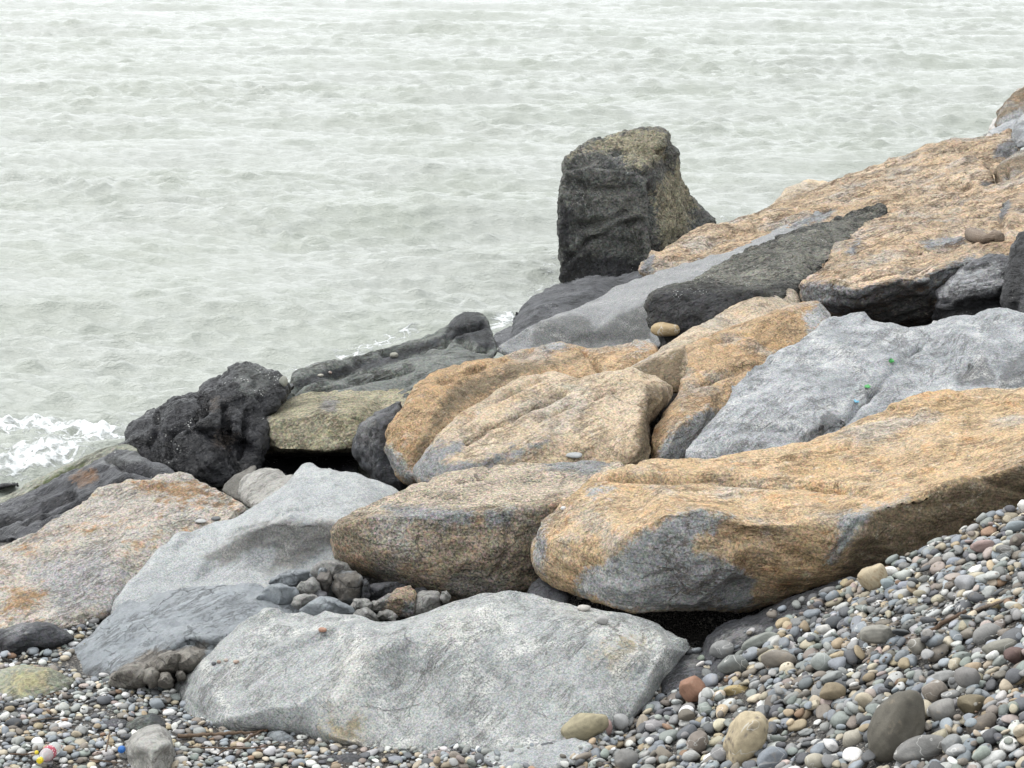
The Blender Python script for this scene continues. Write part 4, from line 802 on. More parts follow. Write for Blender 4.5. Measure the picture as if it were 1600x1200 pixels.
boulder('boulder', 'pale cracked stone tucked behind the peak of the smooth grey slab', PALE,
    [(369, 755, .50), (372, 745, .53), (385, 735, .57), (405, 728, .60), (418, 727, .61), (436, 730, .61), (442, 740, .60), (462, 735, .6), (460, 760, .58), (420, 790, .54), (392, 795, .5), (376, 785, .48), (370, 772, .48)],
    ridges=[[(385, 757, .53), (415, 745, .59), (440, 745, .6)]], thick=.25, rd=.04, rp=8, vox=.011, lump=.01, chip=.02, cf=5, grooves=[([(440, 745), (420, 752), (405, 765)], 2.0, .02)])
boulder('boulder', 'brownish wedge of rock between the black rock and the pale cracked stone', PALE,
    [(342, 762, .48), (350, 748, .50), (370, 735, .54), (395, 722, .58), (402, 726, .58), (395, 760, .52), (375, 785, .46), (355, 775, .45)], thick=.25, rd=.04, rp=8, vox=.012, lump=.015, chip=.02, cf=5, p1=[[(330, 720), (420, 720), (420, 800), (330, 800)]])
boulder('boulder', 'dark stone filling the gap between the brown boulder and the front grey slab', SLATE,
    [(819, 925, 8.75), (826, 912, 8.8), (836, 902, 8.85), (848, 897, 8.85), (870, 905, 8.8), (900, 930, 8.7), (880, 945, 8.6), (840, 940, 8.65)], thick=.2, rd=.04, rp=8, vox=.011, lump=.01, chip=.02, cf=6)

# right hand edge
boulder('boulder', 'dark layered rock with pale ledges under the right end of the flaky tan slab', LAYER,
    [(1456, 500, 12.75), (1460, 470, 12.75), (1462, 452, 12.75), (1475, 436, 12.78), (1492, 418, 12.85), (1508, 408, 12.9), (1525, 402, 12.95), (1550, 396, 13.0), (1580, 400, 12.9), (1600, 440, 12.6), (1600, 520, 12.4), (1500, 525, 12.45)],
    inner=[(1500, 440, 12.62), (1500, 470, 12.52), (1550, 440, 12.55)], grooves=[([(1466, 470), (1510, 458), (1565, 452)], 4, .10), ([(1490, 445), (1530, 436), (1572, 430)], 3, .08), ([(1500, 425), (1540, 420), (1570, 415)], 2.5, .06), ([(1480, 457), (1520, 447), (1565, 440)], 2.5, .06)], ridges=[[(1463, 472, 12.66), (1510, 462, 12.5), (1560, 450, 12.45)], [(1465, 485, 12.66), (1510, 475, 12.6), (1560, 470, 12.55)]], thick=.4, rd=.05, rp=8, vox=.0145, smooth=2, lump=.02, chip=.02, bed=.035, bf=10, bdir=(-.2, -.4, .9), fine=.008,
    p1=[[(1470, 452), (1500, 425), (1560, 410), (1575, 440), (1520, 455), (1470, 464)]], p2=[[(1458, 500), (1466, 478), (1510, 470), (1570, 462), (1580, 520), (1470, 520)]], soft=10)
boulder('boulder', 'blackish rock at the right edge beside the pale ledges', LAYER,
    [(1560, 480, 12.3), (1562, 450, 12.35), (1568, 410, 12.45), (1572, 385, 12.5), (1580, 364, 12.6), (1600, 355, 12.65), (1680, 350, 12.7), (1700, 520, 12.2), (1600, 515, 12.15), (1568, 500, 12.25)],
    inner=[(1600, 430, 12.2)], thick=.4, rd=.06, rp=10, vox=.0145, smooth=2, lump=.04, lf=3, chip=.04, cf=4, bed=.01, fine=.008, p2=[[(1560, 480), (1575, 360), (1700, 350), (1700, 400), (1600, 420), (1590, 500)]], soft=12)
boulder('boulder', 'tan boulder at the right edge above the blackish rock', FLAKE,
    [(1553, 400, 13.6), (1556, 385, 13.7), (1563, 365, 13.8), (1558, 345, 14.2), (1557, 330, 14.5), (1572, 309, 14.8), (1602, 297, 15.0), (1700, 290, 15.0), (1700, 400, 13.4), (1600, 420, 13.2)],
    inner=[(1590, 340, 14.0)], ridges=[[(1562, 330, 14.3), (1580, 335, 14.0), (1575, 380, 13.6)]], thick=.5, rd=.07, rp=9, vox=.0175, lump=.025, chip=.025, bed=.012, bdir=(.5, 0, .8), p1=[[(1555, 330), (1575, 306), (1580, 320), (1565, 345)]], soft=5)
boulder('boulder', 'brown rock with a dark split, right edge above the tan field', UMBER,
    [(1549, 262, 17.9), (1560, 248, 18.1), (1578, 238, 18.2), (1602, 227, 18.3), (1680, 215, 18.3), (1680, 275, 17.3), (1592, 275, 17.2), (1576, 288, 17.1), (1558, 290, 17.3), (1555, 278, 17.6)],
    ridges=[[(1556, 262, 17.7), (1575, 248, 17.85), (1602, 238, 17.9)]], thick=.5, rd=.06, rp=7, vox=.021, lump=.02, chip=.025, p1=[[(1548, 262), (1560, 246), (1605, 225), (1605, 236), (1565, 255)]], soft=4, grooves=[([(1575, 248), (1572, 285)], 3, .08)])
boulder('boulder', 'small grey rock at the right edge above the brown split rock', GREY2,
    [(1580, 205, 18.9), (1582, 192, 19.1), (1590, 180, 19.3), (1605, 170, 19.4), (1670, 165, 19.3), (1670, 215, 18.5), (1605, 228, 18.5), (1592, 231, 18.5), (1584, 220, 18.6)], thick=.4, rd=.08, rp=8, vox=.022, lump=.025, chip=.03, p1=[[(1580, 200), (1600, 205), (1600, 230), (1585, 225)]])
boulder('boulder', 'grey strip of rock under the topmost tan rock at the right edge', GREY2,
    [(1536, 207, 20.6), (1552, 197, 20.8), (1568, 190, 20.9), (1590, 180, 21), (1600, 200, 20.5), (1580, 215, 20.2), (1555, 214, 20.3)], thick=.3, rd=.05, rp=6, vox=.024, lump=.02, chip=.02)
boulder('boulder', 'topmost brown tan rock at the right edge of the skyline', UMBER,
    [(1556, 197, 21.0), (1553, 184, 21.2), (1556, 170, 21.4), (1566, 158, 21.5), (1580, 144, 21.7), (1602, 130, 21.8), (1680, 120, 21.8), (1680, 190, 20.8), (1600, 190, 20.8), (1580, 190, 20.8), (1566, 196, 20.8)], thick=.5, rd=.1, rp=9, vox=.024, lump=.03, chip=.03, p2=[[(1556, 190), (1600, 165), (1600, 190), (1565, 200)]], soft=8)
boulder('boulder', 'white crusted slope of rock behind the topmost brown rock', CHALK,
    [(1532, 216, 21.6), (1542, 198, 21.9), (1554, 178, 22.2), (1569, 156, 22.6), (1586, 137, 23), (1603, 122, 23.2), (1680, 100, 23.4), (1680, 190, 22), (1590, 205, 21.5), (1550, 220, 21.3)], thick=.5, rd=.04, rp=6, vox=.026, lump=.03, chip=.03)

# left foreground
boulder('boulder', 'low dark wet rock at the left edge among the pebbles', SLATE,
    [(-70, 1000, .36), (-20, 985, .42), (0, 980, .43), (25, 970, .45), (60, 964, .46), (84, 971, .45), (104, 982, .41), (120, 997, .36), (90, 1012, .34), (42, 1018, .33), (15, 1030, .32), (-70, 1040, .32)],
    inner=[(50, 985, .44), (10, 1005, .40)], thick=.3, rd=.05, rp=10, vox=.0105, lump=.015, chip=.02, cf=5, p1=[[(20, 975), (50, 968), (40, 985), (10, 990)]], soft=12, p2=[[(-60, 990), (10, 1000), (20, 1030), (-60, 1040)]])
boulder('boulder', 'low yellowish green rock at the left edge, nearest to the camera', GREEN,
    [(-80, 1060, .40), (-30, 1044, .43), (0, 1040, .44), (21, 1036, .45), (52, 1036, .45), (80, 1041, .44), (105, 1054, .41), (124, 1067, .37), (100, 1084, .35), (52, 1102, .34), (21, 1110, .34), (0, 1112, .34), (-80, 1115, .35)],
    inner=[(40, 1060, .43)], thick=.3, rd=.05, rp=12, vox=.0105, lump=.015, chip=.018, cf=5, p2=[[(20, 1050), (80, 1045), (70, 1075), (10, 1085)]], soft=16)
boulder('boulder', 'upright rounded pale grey stone standing in the pebbles at the bottom edge', PALE,
    [(192, 1240, .36), (193, 1200, .40), (194, 1172, .45), (201, 1153, .50), (212, 1143, .53), (224, 1136, .55), (241, 1131, .56), (259, 1134, .56), (269, 1150, .53), (276, 1178, .47), (279, 1203, .42), (280, 1240, .36)],
    inner=[(238, 1175, 7.05), (238, 1210, 7.0)], ridges=[[(206, 1165, 7.12), (235, 1155, 7.12), (265, 1162, 7.1)]], thick=.3, rd=.09, rp=26, vox=.0085, smooth=6, lump=.008, chip=.006, cf=6, cuts=25, fine=.0015)
boulder('boulder', 'flat dark green stone in the pebbles behind the upright pale stone', OLIVE,
    [(190, 1142, .40), (198, 1126, .43), (215, 1116, .45), (235, 1110, .46), (250, 1114, .45), (262, 1128, .43), (275, 1142, .40), (240, 1155, .39)], thick=.15, rd=.03, rp=8, vox=.009, lump=.008, chip=.01, cf=6, p1=[[(225, 1105), (280, 1110), (280, 1150), (250, 1150)]])
boulder('boulder', 'flat blackish stone half buried in pebbles left of the green one', SLATE,
    [(145, 1135, .40), (160, 1124, .42), (185, 1119, .43), (205, 1122, .43), (200, 1138, .40), (165, 1143, .39)], thick=.12, rd=.02, rp=6, vox=.008, lump=.006, chip=.01, cf=6)
boulder('boulder', 'blue grey flattened stone against the bottom edge of the front slab', BLUE,
    [(413, 1152, .41), (417, 1143, .43), (428, 1139, .45), (445, 1141, .45), (458, 1148, .43), (466, 1158, .41), (450, 1168, .39), (425, 1166, .39)], thick=.15, rd=.03, rp=8, vox=.008, lump=.006, chip=.008, cf=6)
boulder('boulder', 'flat dark stone among pebbles along the bottom edge under the front slab', SLATE,
    [(480, 1196, .41), (495, 1182, .43), (520, 1177, .44), (560, 1178, .44), (585, 1188, .43), (580, 1205, .41), (500, 1210, .40)], thick=.12, rd=.02, rp=8, vox=.008, lump=.006, chip=.008, cf=6)
boulder('boulder', 'flat pale slab showing low among pebbles at the bottom edge', SLAB,
    [(725, 1185, .46), (760, 1174, .48), (800, 1168, .50), (850, 1160, .52), (900, 1150, .54), (930, 1165, .54), (900, 1195, .50), (820, 1215, .46), (740, 1215, .44)], thick=.2, rd=.03, rp=10, vox=.009, lump=.008, chip=.01, cf=5)

# fractured stones wedged between the mudstone and the brown boulder
RUBBLE = rock_mat('grey_brown_rubble', (.27, .265, .25), (.34, .335, .32), c=(.20, .185, .165), c_amt=.6, p1=(.185, .17, .155), p2=(.17, .175, .19), speck=.25, gscale=90,
                  strata=(0, R(20), 0), sratio=3, crack=.5, bump=.006, blotch=.45, streak=.3)
def wedge(label, mat, cu, cv, Y, pts, **kw):
    base = dict(thick=.22, rd=.02, rp=5, vox=.0072, smooth=1, lump=.006, lf=7, chip=.017, cf=11, cuts=46, fine=.0015, jit=2.0, group='fractured stones wedged between the slabs')
    base.update(kw)
    return boulder('wedged_stone', label, mat, [(cu + a * 1.2, cv + b * 1.22, Y + max(-.0, -b * .0045)) for a, b in pts], inner=[(cu + ((cu * 7) % 17 - 8) * .7, cv - 4 + ((cv * 5) % 9 - 4), Y - .075), (cu - ((cu * 3) % 13 - 6), cv + 7, Y - .05)], **base)
wedge('pale rounded stone on top of the wedged stones under the brown boulder', RUBBLE, 522, 886, 8.98, [(-36, 8), (-28, -4), (-14, -12), (4, -12), (18, -6), (30, 10), (20, 18), (-14, 14)])
wedge('squarish dark grey stone in the middle of the wedged stones', BLUE, 541, 913, 8.86, [(-22, 8), (-20, -12), (-8, -22), (14, -20), (24, -10), (22, 14), (8, 24), (-8, 24)], p1=[[(517, 890), (565, 890), (565, 940), (517, 940)]])
wedge('small grey block left of the squarish dark stone', RUBBLE, 507, 905, 8.9, [(-14, -4), (-6, -14), (10, -14), (14, 4), (4, 16), (-8, 12)], p1=[[(480, 880), (530, 880), (530, 930), (480, 930)]])
wedge('pinkish grey angular stone at the left of the wedged stones', RUBBLE, 483, 912, 8.86, [(-24, 6), (-10, -6), (6, -12), (16, -4), (20, 12), (6, 18), (-14, 14)])
wedge('dark blue grey flat stone under the brown boulder', SLATE, 597, 915, 8.92, [(-34, 12), (-24, -4), (0, -8), (20, -9), (34, -2), (30, 12), (6, 20), (-22, 18)])
wedge('brown and blue rounded stone at the right of the wedged stones', BROWN, 615, 937, 8.76, [(-34, 14), (-20, -4), (4, -18), (24, -22), (33, -10), (33, 10), (22, 22), (-4, 24), (-26, 22)], p2=[[(580, 910), (606, 930), (598, 965), (575, 960)], [(630, 940), (650, 940), (650, 965), (625, 965)]], soft=8)
wedge('grey cracked stone right of the brown and blue stone', RUBBLE, 667, 937, 8.76, [(-22, 18), (-18, -8), (-4, -16), (16, -14), (22, -2), (14, 12), (-6, 22)])
wedge('little beige stone at the right end of the wedged stones', RUBBLE, 696, 928, 8.74, [(-10, 4), (-6, -6), (4, -7), (10, 0), (8, 10), (-4, 10)], vox=.006)
wedge('dark stone behind the grey cracked stone', SLATE, 656, 920, 8.9, [(-14, 6), (-8, -4), (6, -6), (16, 4), (6, 12), (-8, 12)], vox=.007)
wedge('pale knobbly stone below the squarish dark stone', RUBBLE, 562, 940, 8.72, [(-20, 6), (-10, -6), (8, -8), (20, 0), (20, 12), (0, 14), (-14, 12)])
wedge('low pale stone at the rim of the front slab', RUBBLE, 570, 955, 8.62, [(-22, 8), (-12, -6), (6, -8), (18, 2), (22, 10), (0, 16), (-14, 14)])
wedge('small rounded pale stone resting on the rim of the front slab', RUBBLE, 603, 957, 8.62, [(-16, 6), (-10, -6), (6, -7), (18, 2), (16, 10), (-4, 12)], vox=.007)
wedge('pale slab of mudstone beside the front slab', BLUE, 512, 944, 8.66, [(-44, 12), (-30, -2), (-8, -14), (10, -12), (34, 2), (44, 10), (20, 20), (-24, 20)])
wedge('flat crumbled mudstone flake at the left of the wedged stones', BLUE, 440, 922, 8.82, [(-36, 8), (-20, -8), (0, -12), (20, -6), (30, 4), (14, 22), (-16, 22)])
wedge('mauve grey stone in front of the pinkish one', RUBBLE, 476, 934, 8.74, [(-22, 10), (-16, -4), (0, -9), (18, -6), (24, 4), (8, 16), (-12, 18)])
wedge('flat mudstone shelf behind the wedged stones', BLUE, 462, 897, 9.1, [(-40, 10), (-22, -4), (0, -10), (28, -8), (38, 4), (20, 14), (-20, 16)])
wedge('dark blue chip of rock wedged behind the pinkish stone', BLUE, 500, 893, 9.0, [(-20, 6), (-10, -6), (8, -9), (20, 0), (10, 10), (-8, 12)])
wedge('dark flake standing between the squarish stone and the dark blue flat stone', SLATE, 570, 918, 8.84, [(-8, 16), (-6, -10), (2, -18), (9, -6), (8, 14), (0, 20)])
wedge('thin grey slice of rock under the brown and blue stone', RUBBLE, 590, 940, 8.74, [(-16, 6), (-8, -4), (10, -6), (18, 2), (8, 9), (-8, 10)])
wedge('dark broken corner below the pinkish angular stone', SLATE, 500, 928, 8.78, [(-14, 6), (-4, -8), (8, -6), (14, 4), (4, 12), (-8, 12)])
KNOB = rock_mat('brown_knobbly_stone', (.20, .185, .16), (.26, .24, .21), c=(.13, .12, .105), c_amt=.5, speck=.25, gscale=90, crack=.6, bump=.006, blotch=.45, rough=.75, streak=.3)
def knob(label, cu, cv, Y, pts):
    return wedge(label, KNOB, cu, cv, Y, pts, thick=.22, rd=.035, rp=8, chip=.012, cf=13, cuts=16, smooth=2, group='brown knobbly blocks at the toe of the mudstone slab')
knob('largest brown knobbly block at the toe of the mudstone slab, on its left', 204, 1052, 8.10, [(-32, 14), (-24, -2), (-8, -14), (12, -18), (26, -10), (28, 8), (16, 18), (-12, 20)])
knob('brown knobbly block in the middle of the toe of the mudstone slab', 236, 1056, 8.04, [(-14, 8), (-10, -10), (4, -14), (15, -4), (14, 10), (0, 15)])
knob('brown knobbly block at the top of the toe, near the front slab', 262, 1032, 8.12, [(-20, 8), (-16, -8), (0, -16), (18, -10), (20, 10), (4, 16), (-12, 16)])
knob('low brown knobbly block between the toe and the front slab', 258, 1058, 8.02, [(-12, 6), (-8, -8), (6, -10), (14, 2), (10, 12), (-4, 12)])
knob('brown knobbly block right against the left tip of the front slab', 291, 1030, 8.14, [(-17, 8), (-12, -12), (4, -17), (18, -10), (20, 10), (8, 18), (-8, 16)])
knob('small brown knobbly block below the one against the front slab', 281, 1052, 8.06, [(-10, 4), (-6, -7), (5, -8), (11, 0), (7, 9), (-5, 9)])

# ------------------------------------------------------------------ pebbles
tree = BVHTree.FromPolygons([Vector(v) for v in np.concatenate(COARSE_V).tolist()], COARSE_F)
eye = Vector((0, 0, CAM_H))
def pebble_mat(name, rough=.7):
    t = NT(name)
    P = t.coord('Object'); c = t.attr('tone', 'Color')
    inf = t.n.new('ShaderNodeObjectInfo')
    sc = t.n.new('ShaderNodeVectorMath'); sc.operation = 'SCALE'; t.link(inf.outputs['Random'], sc.inputs['Scale']); sc.inputs[0].default_value = (9, 7, 5)
    ad = t.n.new('ShaderNodeVectorMath'); ad.operation = 'ADD'; t.link(P, ad.inputs[0]); t.link(sc.outputs[0], ad.inputs[1]); P = ad.outputs[0]
    n = t.noise(P, 22, 5, .65, .5); g = t.noise(P, 260, 3, .7)
    band = t.noise(t.mapping(P, (R(25), R(30), 0), (1, 1, 6)), 16, 4, .6, .3)
    v = t.math('ADD', 1.0, t.math('ADD', t.math('MULTIPLY', t.math('SUBTRACT', n, .5), .75), t.math('ADD', t.math('MULTIPLY', t.math('SUBTRACT', g, .5), .55), t.math('MULTIPLY', t.math('SUBTRACT', band, .5), .5))))
    cc = t.n.new('ShaderNodeCombineColor')
    for i in range(3): t.link(v, cc.inputs[i])
    col = t.mix(1.0, c, cc.outputs[0], 'MULTIPLY')
    col = t.mix(t.math('MULTIPLY', t.ramp(n, .58, .72), .35), col, (.26, .21, .15))
    vein = t.ramp(t.math('ABSOLUTE', t.math('SUBTRACT', t.noise(P, 8, 2, .5, .8), .5)), .003, .010, 1.0, 0.0)
    col = t.mix(t.math('MULTIPLY', t.math('MULTIPLY', vein, t.ramp(inf.outputs['Random'], .7, .72)), .45), col, (.62, .61, .58))
    t.link(col, t.bsdf.inputs['Base Color']); t.bsdf.inputs['Roughness'].default_value = rough
    t.bsdf.inputs['Specular IOR Level'].default_value = .35
    t.link(t.bump(t.math('ADD', n, t.math('MULTIPLY', g, .35)), .004, 1.0), t.bsdf.inputs['Normal'])
    return t.m
PEB = pebble_mat('pebble_stone')

def ico(sub):
    bm = bmesh.new(); bmesh.ops.create_icosphere(bm, subdivisions=sub, radius=1.0)
    V = np.array([v.co[:] for v in bm.verts]); F = np.array([[v.index for v in f.verts] for f in bm.faces]); bm.free()
    return V, F
ICO = {k: ico(k) for k in (1, 2, 3, 4)}
def pebble_shapes(sub, n, seed, ang=.5):
    """rounded unit stones: waterworn lumps with a few flattened sides"""
    r = np.random.default_rng(seed); V0, F = ICO[sub]; out = []
    for i in range(n):
        p = np.sign(V0) * np.abs(V0) ** r.uniform(.78, 1.02)
        p /= np.maximum(np.abs(p).max(), 1)
        for _ in range(r.integers(2, 6)):
            d = r.normal(size=3); d /= np.linalg.norm(d)
            lim = r.uniform(.62, .9); s = p @ d
            ex = np.maximum(0, s - lim); p = p - (ex * r.uniform(.55, .95))[:, None] * d
        p = p + V0 * (.10 * fbm(V0 * 1.1 + r.uniform(-30, 30, 3), 2))[:, None]
        p[:, 0] *= 1 + .22 * r.normal() * p[:, 1]
        p[:, 1] *= 1 + .18 * r.normal() * p[:, 0]
        out.append(p / np.abs(p).max(0))
    return out, F

TONES = {  # name: (albedo, weight on the bank, weight on the flat beach)
    'blue grey': ((.235, .255, .275), 15, 17), 'mid grey': ((.235, .235, .228), 17, 13), 'dark grey': ((.105, .108, .114), 11, 9),
    'pale grey': ((.41, .41, .395), 12, 18), 'greenish grey': ((.235, .255, .235), 10, 8), 'beige': ((.42, .37, .28), 10, 9),
    'tan': ((.34, .275, .185), 5, 5), 'brownish grey': ((.20, .175, .148), 13, 6), 'pinkish': ((.34, .28, .255), 3, 4),
    'white': ((.58, .575, .55), 4.5, 10), 'rust brown': ((.23, .15, .10), 1.2, 2)}
TN = list(TONES); TB = np.array([TONES[k][1] for k in TN], float); TB /= TB.sum(); TL = np.array([TONES[k][2] for k in TN], float); TL /= TL.sum()

HX0, HY0, HR = -2.9, 5.0, .007
HNX, HNY = int(5.5 / HR), int(5.6 / HR)
hx = HX0 + np.arange(HNX) * HR; hy = HY0 + np.arange(HNY) * HR
HH = ground_z(*np.meshgrid(hx, hy)).astype(np.float32)
H0 = HH.copy()
def rest(x, y, a, b, yaw, c):
    """how an oval stone comes to rest on what lies there: height, slope"""
    r = a; i0, i1 = int((x - r - HX0) / HR), int((x + r - HX0) / HR) + 2; j0, j1 = int((y - r - HY0) / HR), int((y + r - HY0) / HR) + 2
    if i0 < 0 or j0 < 0 or i1 > HNX or j1 > HNY: return None
    xx = hx[i0:i1][None] - x; yy = hy[j0:j1][:, None] - y
    ca, sa = math.cos(yaw), math.sin(yaw)
    q = ((xx * ca + yy * sa) / a) ** 2 + ((-xx * sa + yy * ca) / b) ** 2
    m = q < 1
    h = HH[j0:j1, i0:i1][m]
    xm = np.broadcast_to(xx, q.shape)[m]; ym = np.broadcast_to(yy, q.shape)[m]
    th = c * np.sqrt(1 - q[m])
    mu = h.mean(); sxx = (xm * xm).mean() + 1e-9; syy = (ym * ym).mean() + 1e-9
    gxx = float(np.clip((xm * (h - mu)).mean() / sxx, -.7, .7)); gyy = float(np.clip((ym * (h - mu)).mean() / syy, -.7, .7))
    pl = gxx * xm + gyy * ym
    s = np.sort(h - pl + th)
    z = s[int(len(s) * .80)]
    return z, gxx, gyy, (i0, i1, j0, j1), m, th + pl
PEBS = []                                           # x, y, z, a, b, c, yaw, gx, gy, tone index, note
def drop(x, y, a, b, c, yaw, tone, note=None, sink=0.0):
    r = rest(x, y, a, b, yaw, c)
    if r is None: return
    z, g1, g2, (i0, i1, j0, j1), m, top = r
    z -= sink
    blk = HH[j0:j1, i0:i1]; blk[m] = np.maximum(blk[m], z + top)
    PEBS.append((x, y, z, a, b, c, yaw, g1, g2, tone, note))
def on_ground(u, v):
    lo, hi = 4.6, 11.0
    for _ in range(40):
        mid = (lo + hi) / 2; p = at(u, v, mid)
        if p[2] > ground_z(np.array(p[0]), np.array(p[1])) + .03: lo = mid
        else: hi = mid
    return at(u, v, lo)

# the stones one can pick out by eye: u, v, width px, height px, lean in degrees, colour, label
COB = [
    (1400, 1137, 74, 128, 62, (.115, .105, .085), 'largest cobble, a big dark olive brown one leaning upright low in the pebble bank', 3),
    (1163, 1156, 62, 100, 62, (.42, .35, .235), 'big elongated tan cobble with pits, lower middle of the pebble bank', 4),
    (1081, 1077, 48, 40, -35, (.27, .15, .10), 'reddish brown cobble at the left rim of the pebble bank', 1),
    (912, 1137, 82, 46, 24, (.30, .265, .175), 'big khaki cobble lying against the front slab at the low end of the bank', 2),
    (942, 1137, 30, 28, 0, (.38, .255, .235), 'pink rounded pebble touching the big khaki cobble', 1),
    (968, 1128, 28, 27, -30, (.33, .33, .325), 'grey upright oval pebble right of the pink one by the khaki cobble', 1),
    (980, 1188, 40, 36, 0, (.20, .195, .185), 'round dark grey cobble at the bottom edge, below the khaki cobble', 1),
    (1366, 903, 44, 46, 30, (.44, .365, .25), 'layered beige cobble at the upper rim of the pebble bank', 5),
    (1390, 894, 28, 18, 0, (.68, .67, .64), 'white oval pebble leaning on the layered beige cobble', 1),
    (1387, 913, 22, 19, 0, (.25, .29, .30), 'blue grey pebble just below the white oval one on the layered beige cobble', 1),
    (1370, 991, 54, 30, 0, (.25, .24, .21), 'banded grey brown cobble in the upper middle of the pebble bank', 2),
    (1145, 1038, 50, 30, 6, (.185, .195, .185), 'dark teal grey cobble on the left rim of the pebble bank', 1),
    (1216, 1030, 56, 30, -4, (.215, .19, .16), 'flat brownish cobble right of the dark teal grey one', 1),
    (1128, 1015, 40, 30, 10, (.25, .25, .245), 'grey cobble on top of the rim above the dark teal grey cobble', 1),
    (1188, 1000, 66, 18, 22, (.25, .26, .235), 'long greenish grey finger shaped cobble on the left rim of the bank', 1),
    (1519, 1101, 46, 32, 8, (.19, .16, .105), 'olive brown cobble with a pale spot at the right of the largest cobble', 6),
    (1513, 1059, 42, 32, -8, (.22, .21, .20), 'plain grey cobble above the olive brown spotted one', 1),
    (1460, 1081, 42, 38, -10, (.235, .205, .175), 'brownish grey cobble just above the largest cobble', 1),
    (1542, 992, 48, 34, 28, (.235, .23, .22), 'large smooth grey cobble near the driftwood stick at the right', 1),
    (1566, 1011, 62, 24, 12, (.25, .24, .205), 'long flat grey cobble below the large smooth grey one near the stick', 1),
    (1586, 1024, 36, 26, 8, (.12, .078, .07), 'dark red brown cobble at the right edge below the long flat one', 1),
    (1460, 1112, 26, 23, 0, (.62, .62, .60), 'white round pebble beside the top of the largest cobble', 1),
    (1337, 1157, 40, 34, 0, (.38, .35, .29), 'pale beige round cobble left of the largest cobble', 1),
    (1151, 1080, 40, 20, 0, (.40, .31, .155), 'yellowish oval pebble above the elongated tan cobble', 1),
    (1289, 983, 28, 17, 0, (.60, .58, .54), 'white oval pebble left of the banded grey brown cobble', 1),
    (1535, 853, 38, 20, 8, (.32, .235, .215), 'pinkish oval cobble near the top of the bank', 1),
    (1571, 860, 30, 18, -5, (.19, .185, .175), 'dark grey oval pebble right of the pinkish oval cobble', 1),
    (1300, 1080, 42, 27, 6, (.235, .19, .125), 'olive brown cobble in the middle of the bank', 1),
    (1352, 1095, 34, 26, -24, (.47, .41, .31), 'cream wedge shaped pebble above left of the largest cobble', 1),
    (1284, 1035, 30, 36, -20, (.32, .34, .32), 'pale greenish blocky pebble in the middle of the bank', 1),
    (1510, 912, 28, 28, 0, (.36, .36, .37), 'pale grey fan shaped pebble with three corners high on the bank', 7),
    (1545, 927, 30, 22, 24, (.45, .46, .44), 'pale blotched oval pebble right of the fan shaped one', 1),
    (1559, 944, 26, 18, 0, (.47, .37, .22), 'yellow tan pebble below the pale blotched oval one', 1),
    (1581, 946, 22, 14, 0, (.55, .55, .50), 'white speckled oval pebble right of the yellow tan one', 1),
    (1434, 1010, 30, 28, 0, (.235, .22, .19), 'round grey brown cobble by the dark grit patch', 1),
    (1450, 990, 18, 15, 0, (.35, .33, .31), 'grey round pebble above the round grey brown cobble', 1),
    (1592, 822, 42, 18, 4, (.24, .27, .285), 'blue grey flat cobble under the white stone at the top of the bank', 1),
    (1599, 792, 20, 22, 0, (.62, .60, .57), 'white stone at the very top of the pebble bank at the right edge', 1),
    (1090, 1160, 30, 40, 62, (.205, .175, .15), 'brown grey cobble left of the elongated tan cobble', 1),
    (1205, 1185, 50, 36, 30, (.21, .23, .255), 'blue grey cobble right of the foot of the elongated tan cobble', 1),
    (1275, 1190, 36, 28, 0, (.39, .36, .29), 'beige cobble at the bottom edge in the middle of the bank', 1),
    (1440, 1170, 90, 44, 14, (.20, .195, .185), 'broad dark grey cobble partly behind the right foot of the largest cobble', 1),
    (1475, 1110, 44, 34, 20, (.25, .24, .225), 'grey cobble right of the white round pebble by the largest cobble', 1),
]
COBMAP = {}
for u, v, w, h, rot, colr, lab, kindn in sorted(COB, key=lambda q: -q[2] * q[3]):
    p = on_ground(u, v)
    s = math.hypot(*[p[i] - (0, 0, CAM_H)[i] for i in range(3)]) / FPX
    COBMAP[lab] = (p, w * s / 2, h * s / 2, rot, colr, kindn)

def poly_mask(x, y):
    """where pebbles can be seen, with a margin"""
    u, v = project(np.array([[x, y, float(ground_z(np.array(x), np.array(y)))]]))
    return u[0], v[0]
pr = np.random.default_rng(99)
cand = []
def fill(n, side, amin, amax, tries, power=2.2):
    cnt = 0; guard = 0
    while cnt < n and guard < n * 14:
        guard += 1
        if side == 'bank':
            x, y = pr.uniform(-.5, 2.55), pr.uniform(5.05, 8.42)
        else:
            x, y = pr.uniform(-2.75, 1.0), pr.uniform(6.5, 10.0)
        z = float(ground_z(np.array(x), np.array(y)))
        uu, vv = project(np.array([[x, y, z]])); u, v = uu[0], vv[0]
        if side == 'bank':
            if not (660 < u < 1780 and v < 1340): continue
            if v < np.interp(u, [690, 740, 890, 1010, 1090, 1340, 1600, 1800], [1190, 1180, 1120, 1050, 990, 880, 770, 720]) - 25: continue
        else:
            if u < -200 or v > 1310 or u > 960: continue
            if u > 330 and v < 1120: continue
            if u > 480 and v < 1150: continue
        a = amin * (amax / amin) ** (pr.uniform() ** power)
        el = pr.uniform(.62, .95); b = a * el; c = b * pr.uniform(.40, .76)
        best = None
        for k in range(tries):
            xx, yy = x + pr.normal() * .03 * (k > 0), y + pr.normal() * .03 * (k > 0)
            yw = pr.uniform(0, math.pi)
            r = rest(xx, yy, a, b, yw, c)
            if r is None: continue
            key = r[0] - float(ground_z(np.array(xx), np.array(yy)))
            if best is None or key < best[0]: best = (key, xx, yy, yw)
        if best is None or best[0] > .16: continue
        ti = int(pr.choice(len(TN), p=TB if side == 'bank' else TL))
        drop(best[1], best[2], a, b, c, best[3], ti, side); cnt += 1
_us = np.arange(-200, 1800, 20); _vs = np.arange(720, 1360, 10)
_U, _V = np.meshgrid(_us, _vs)
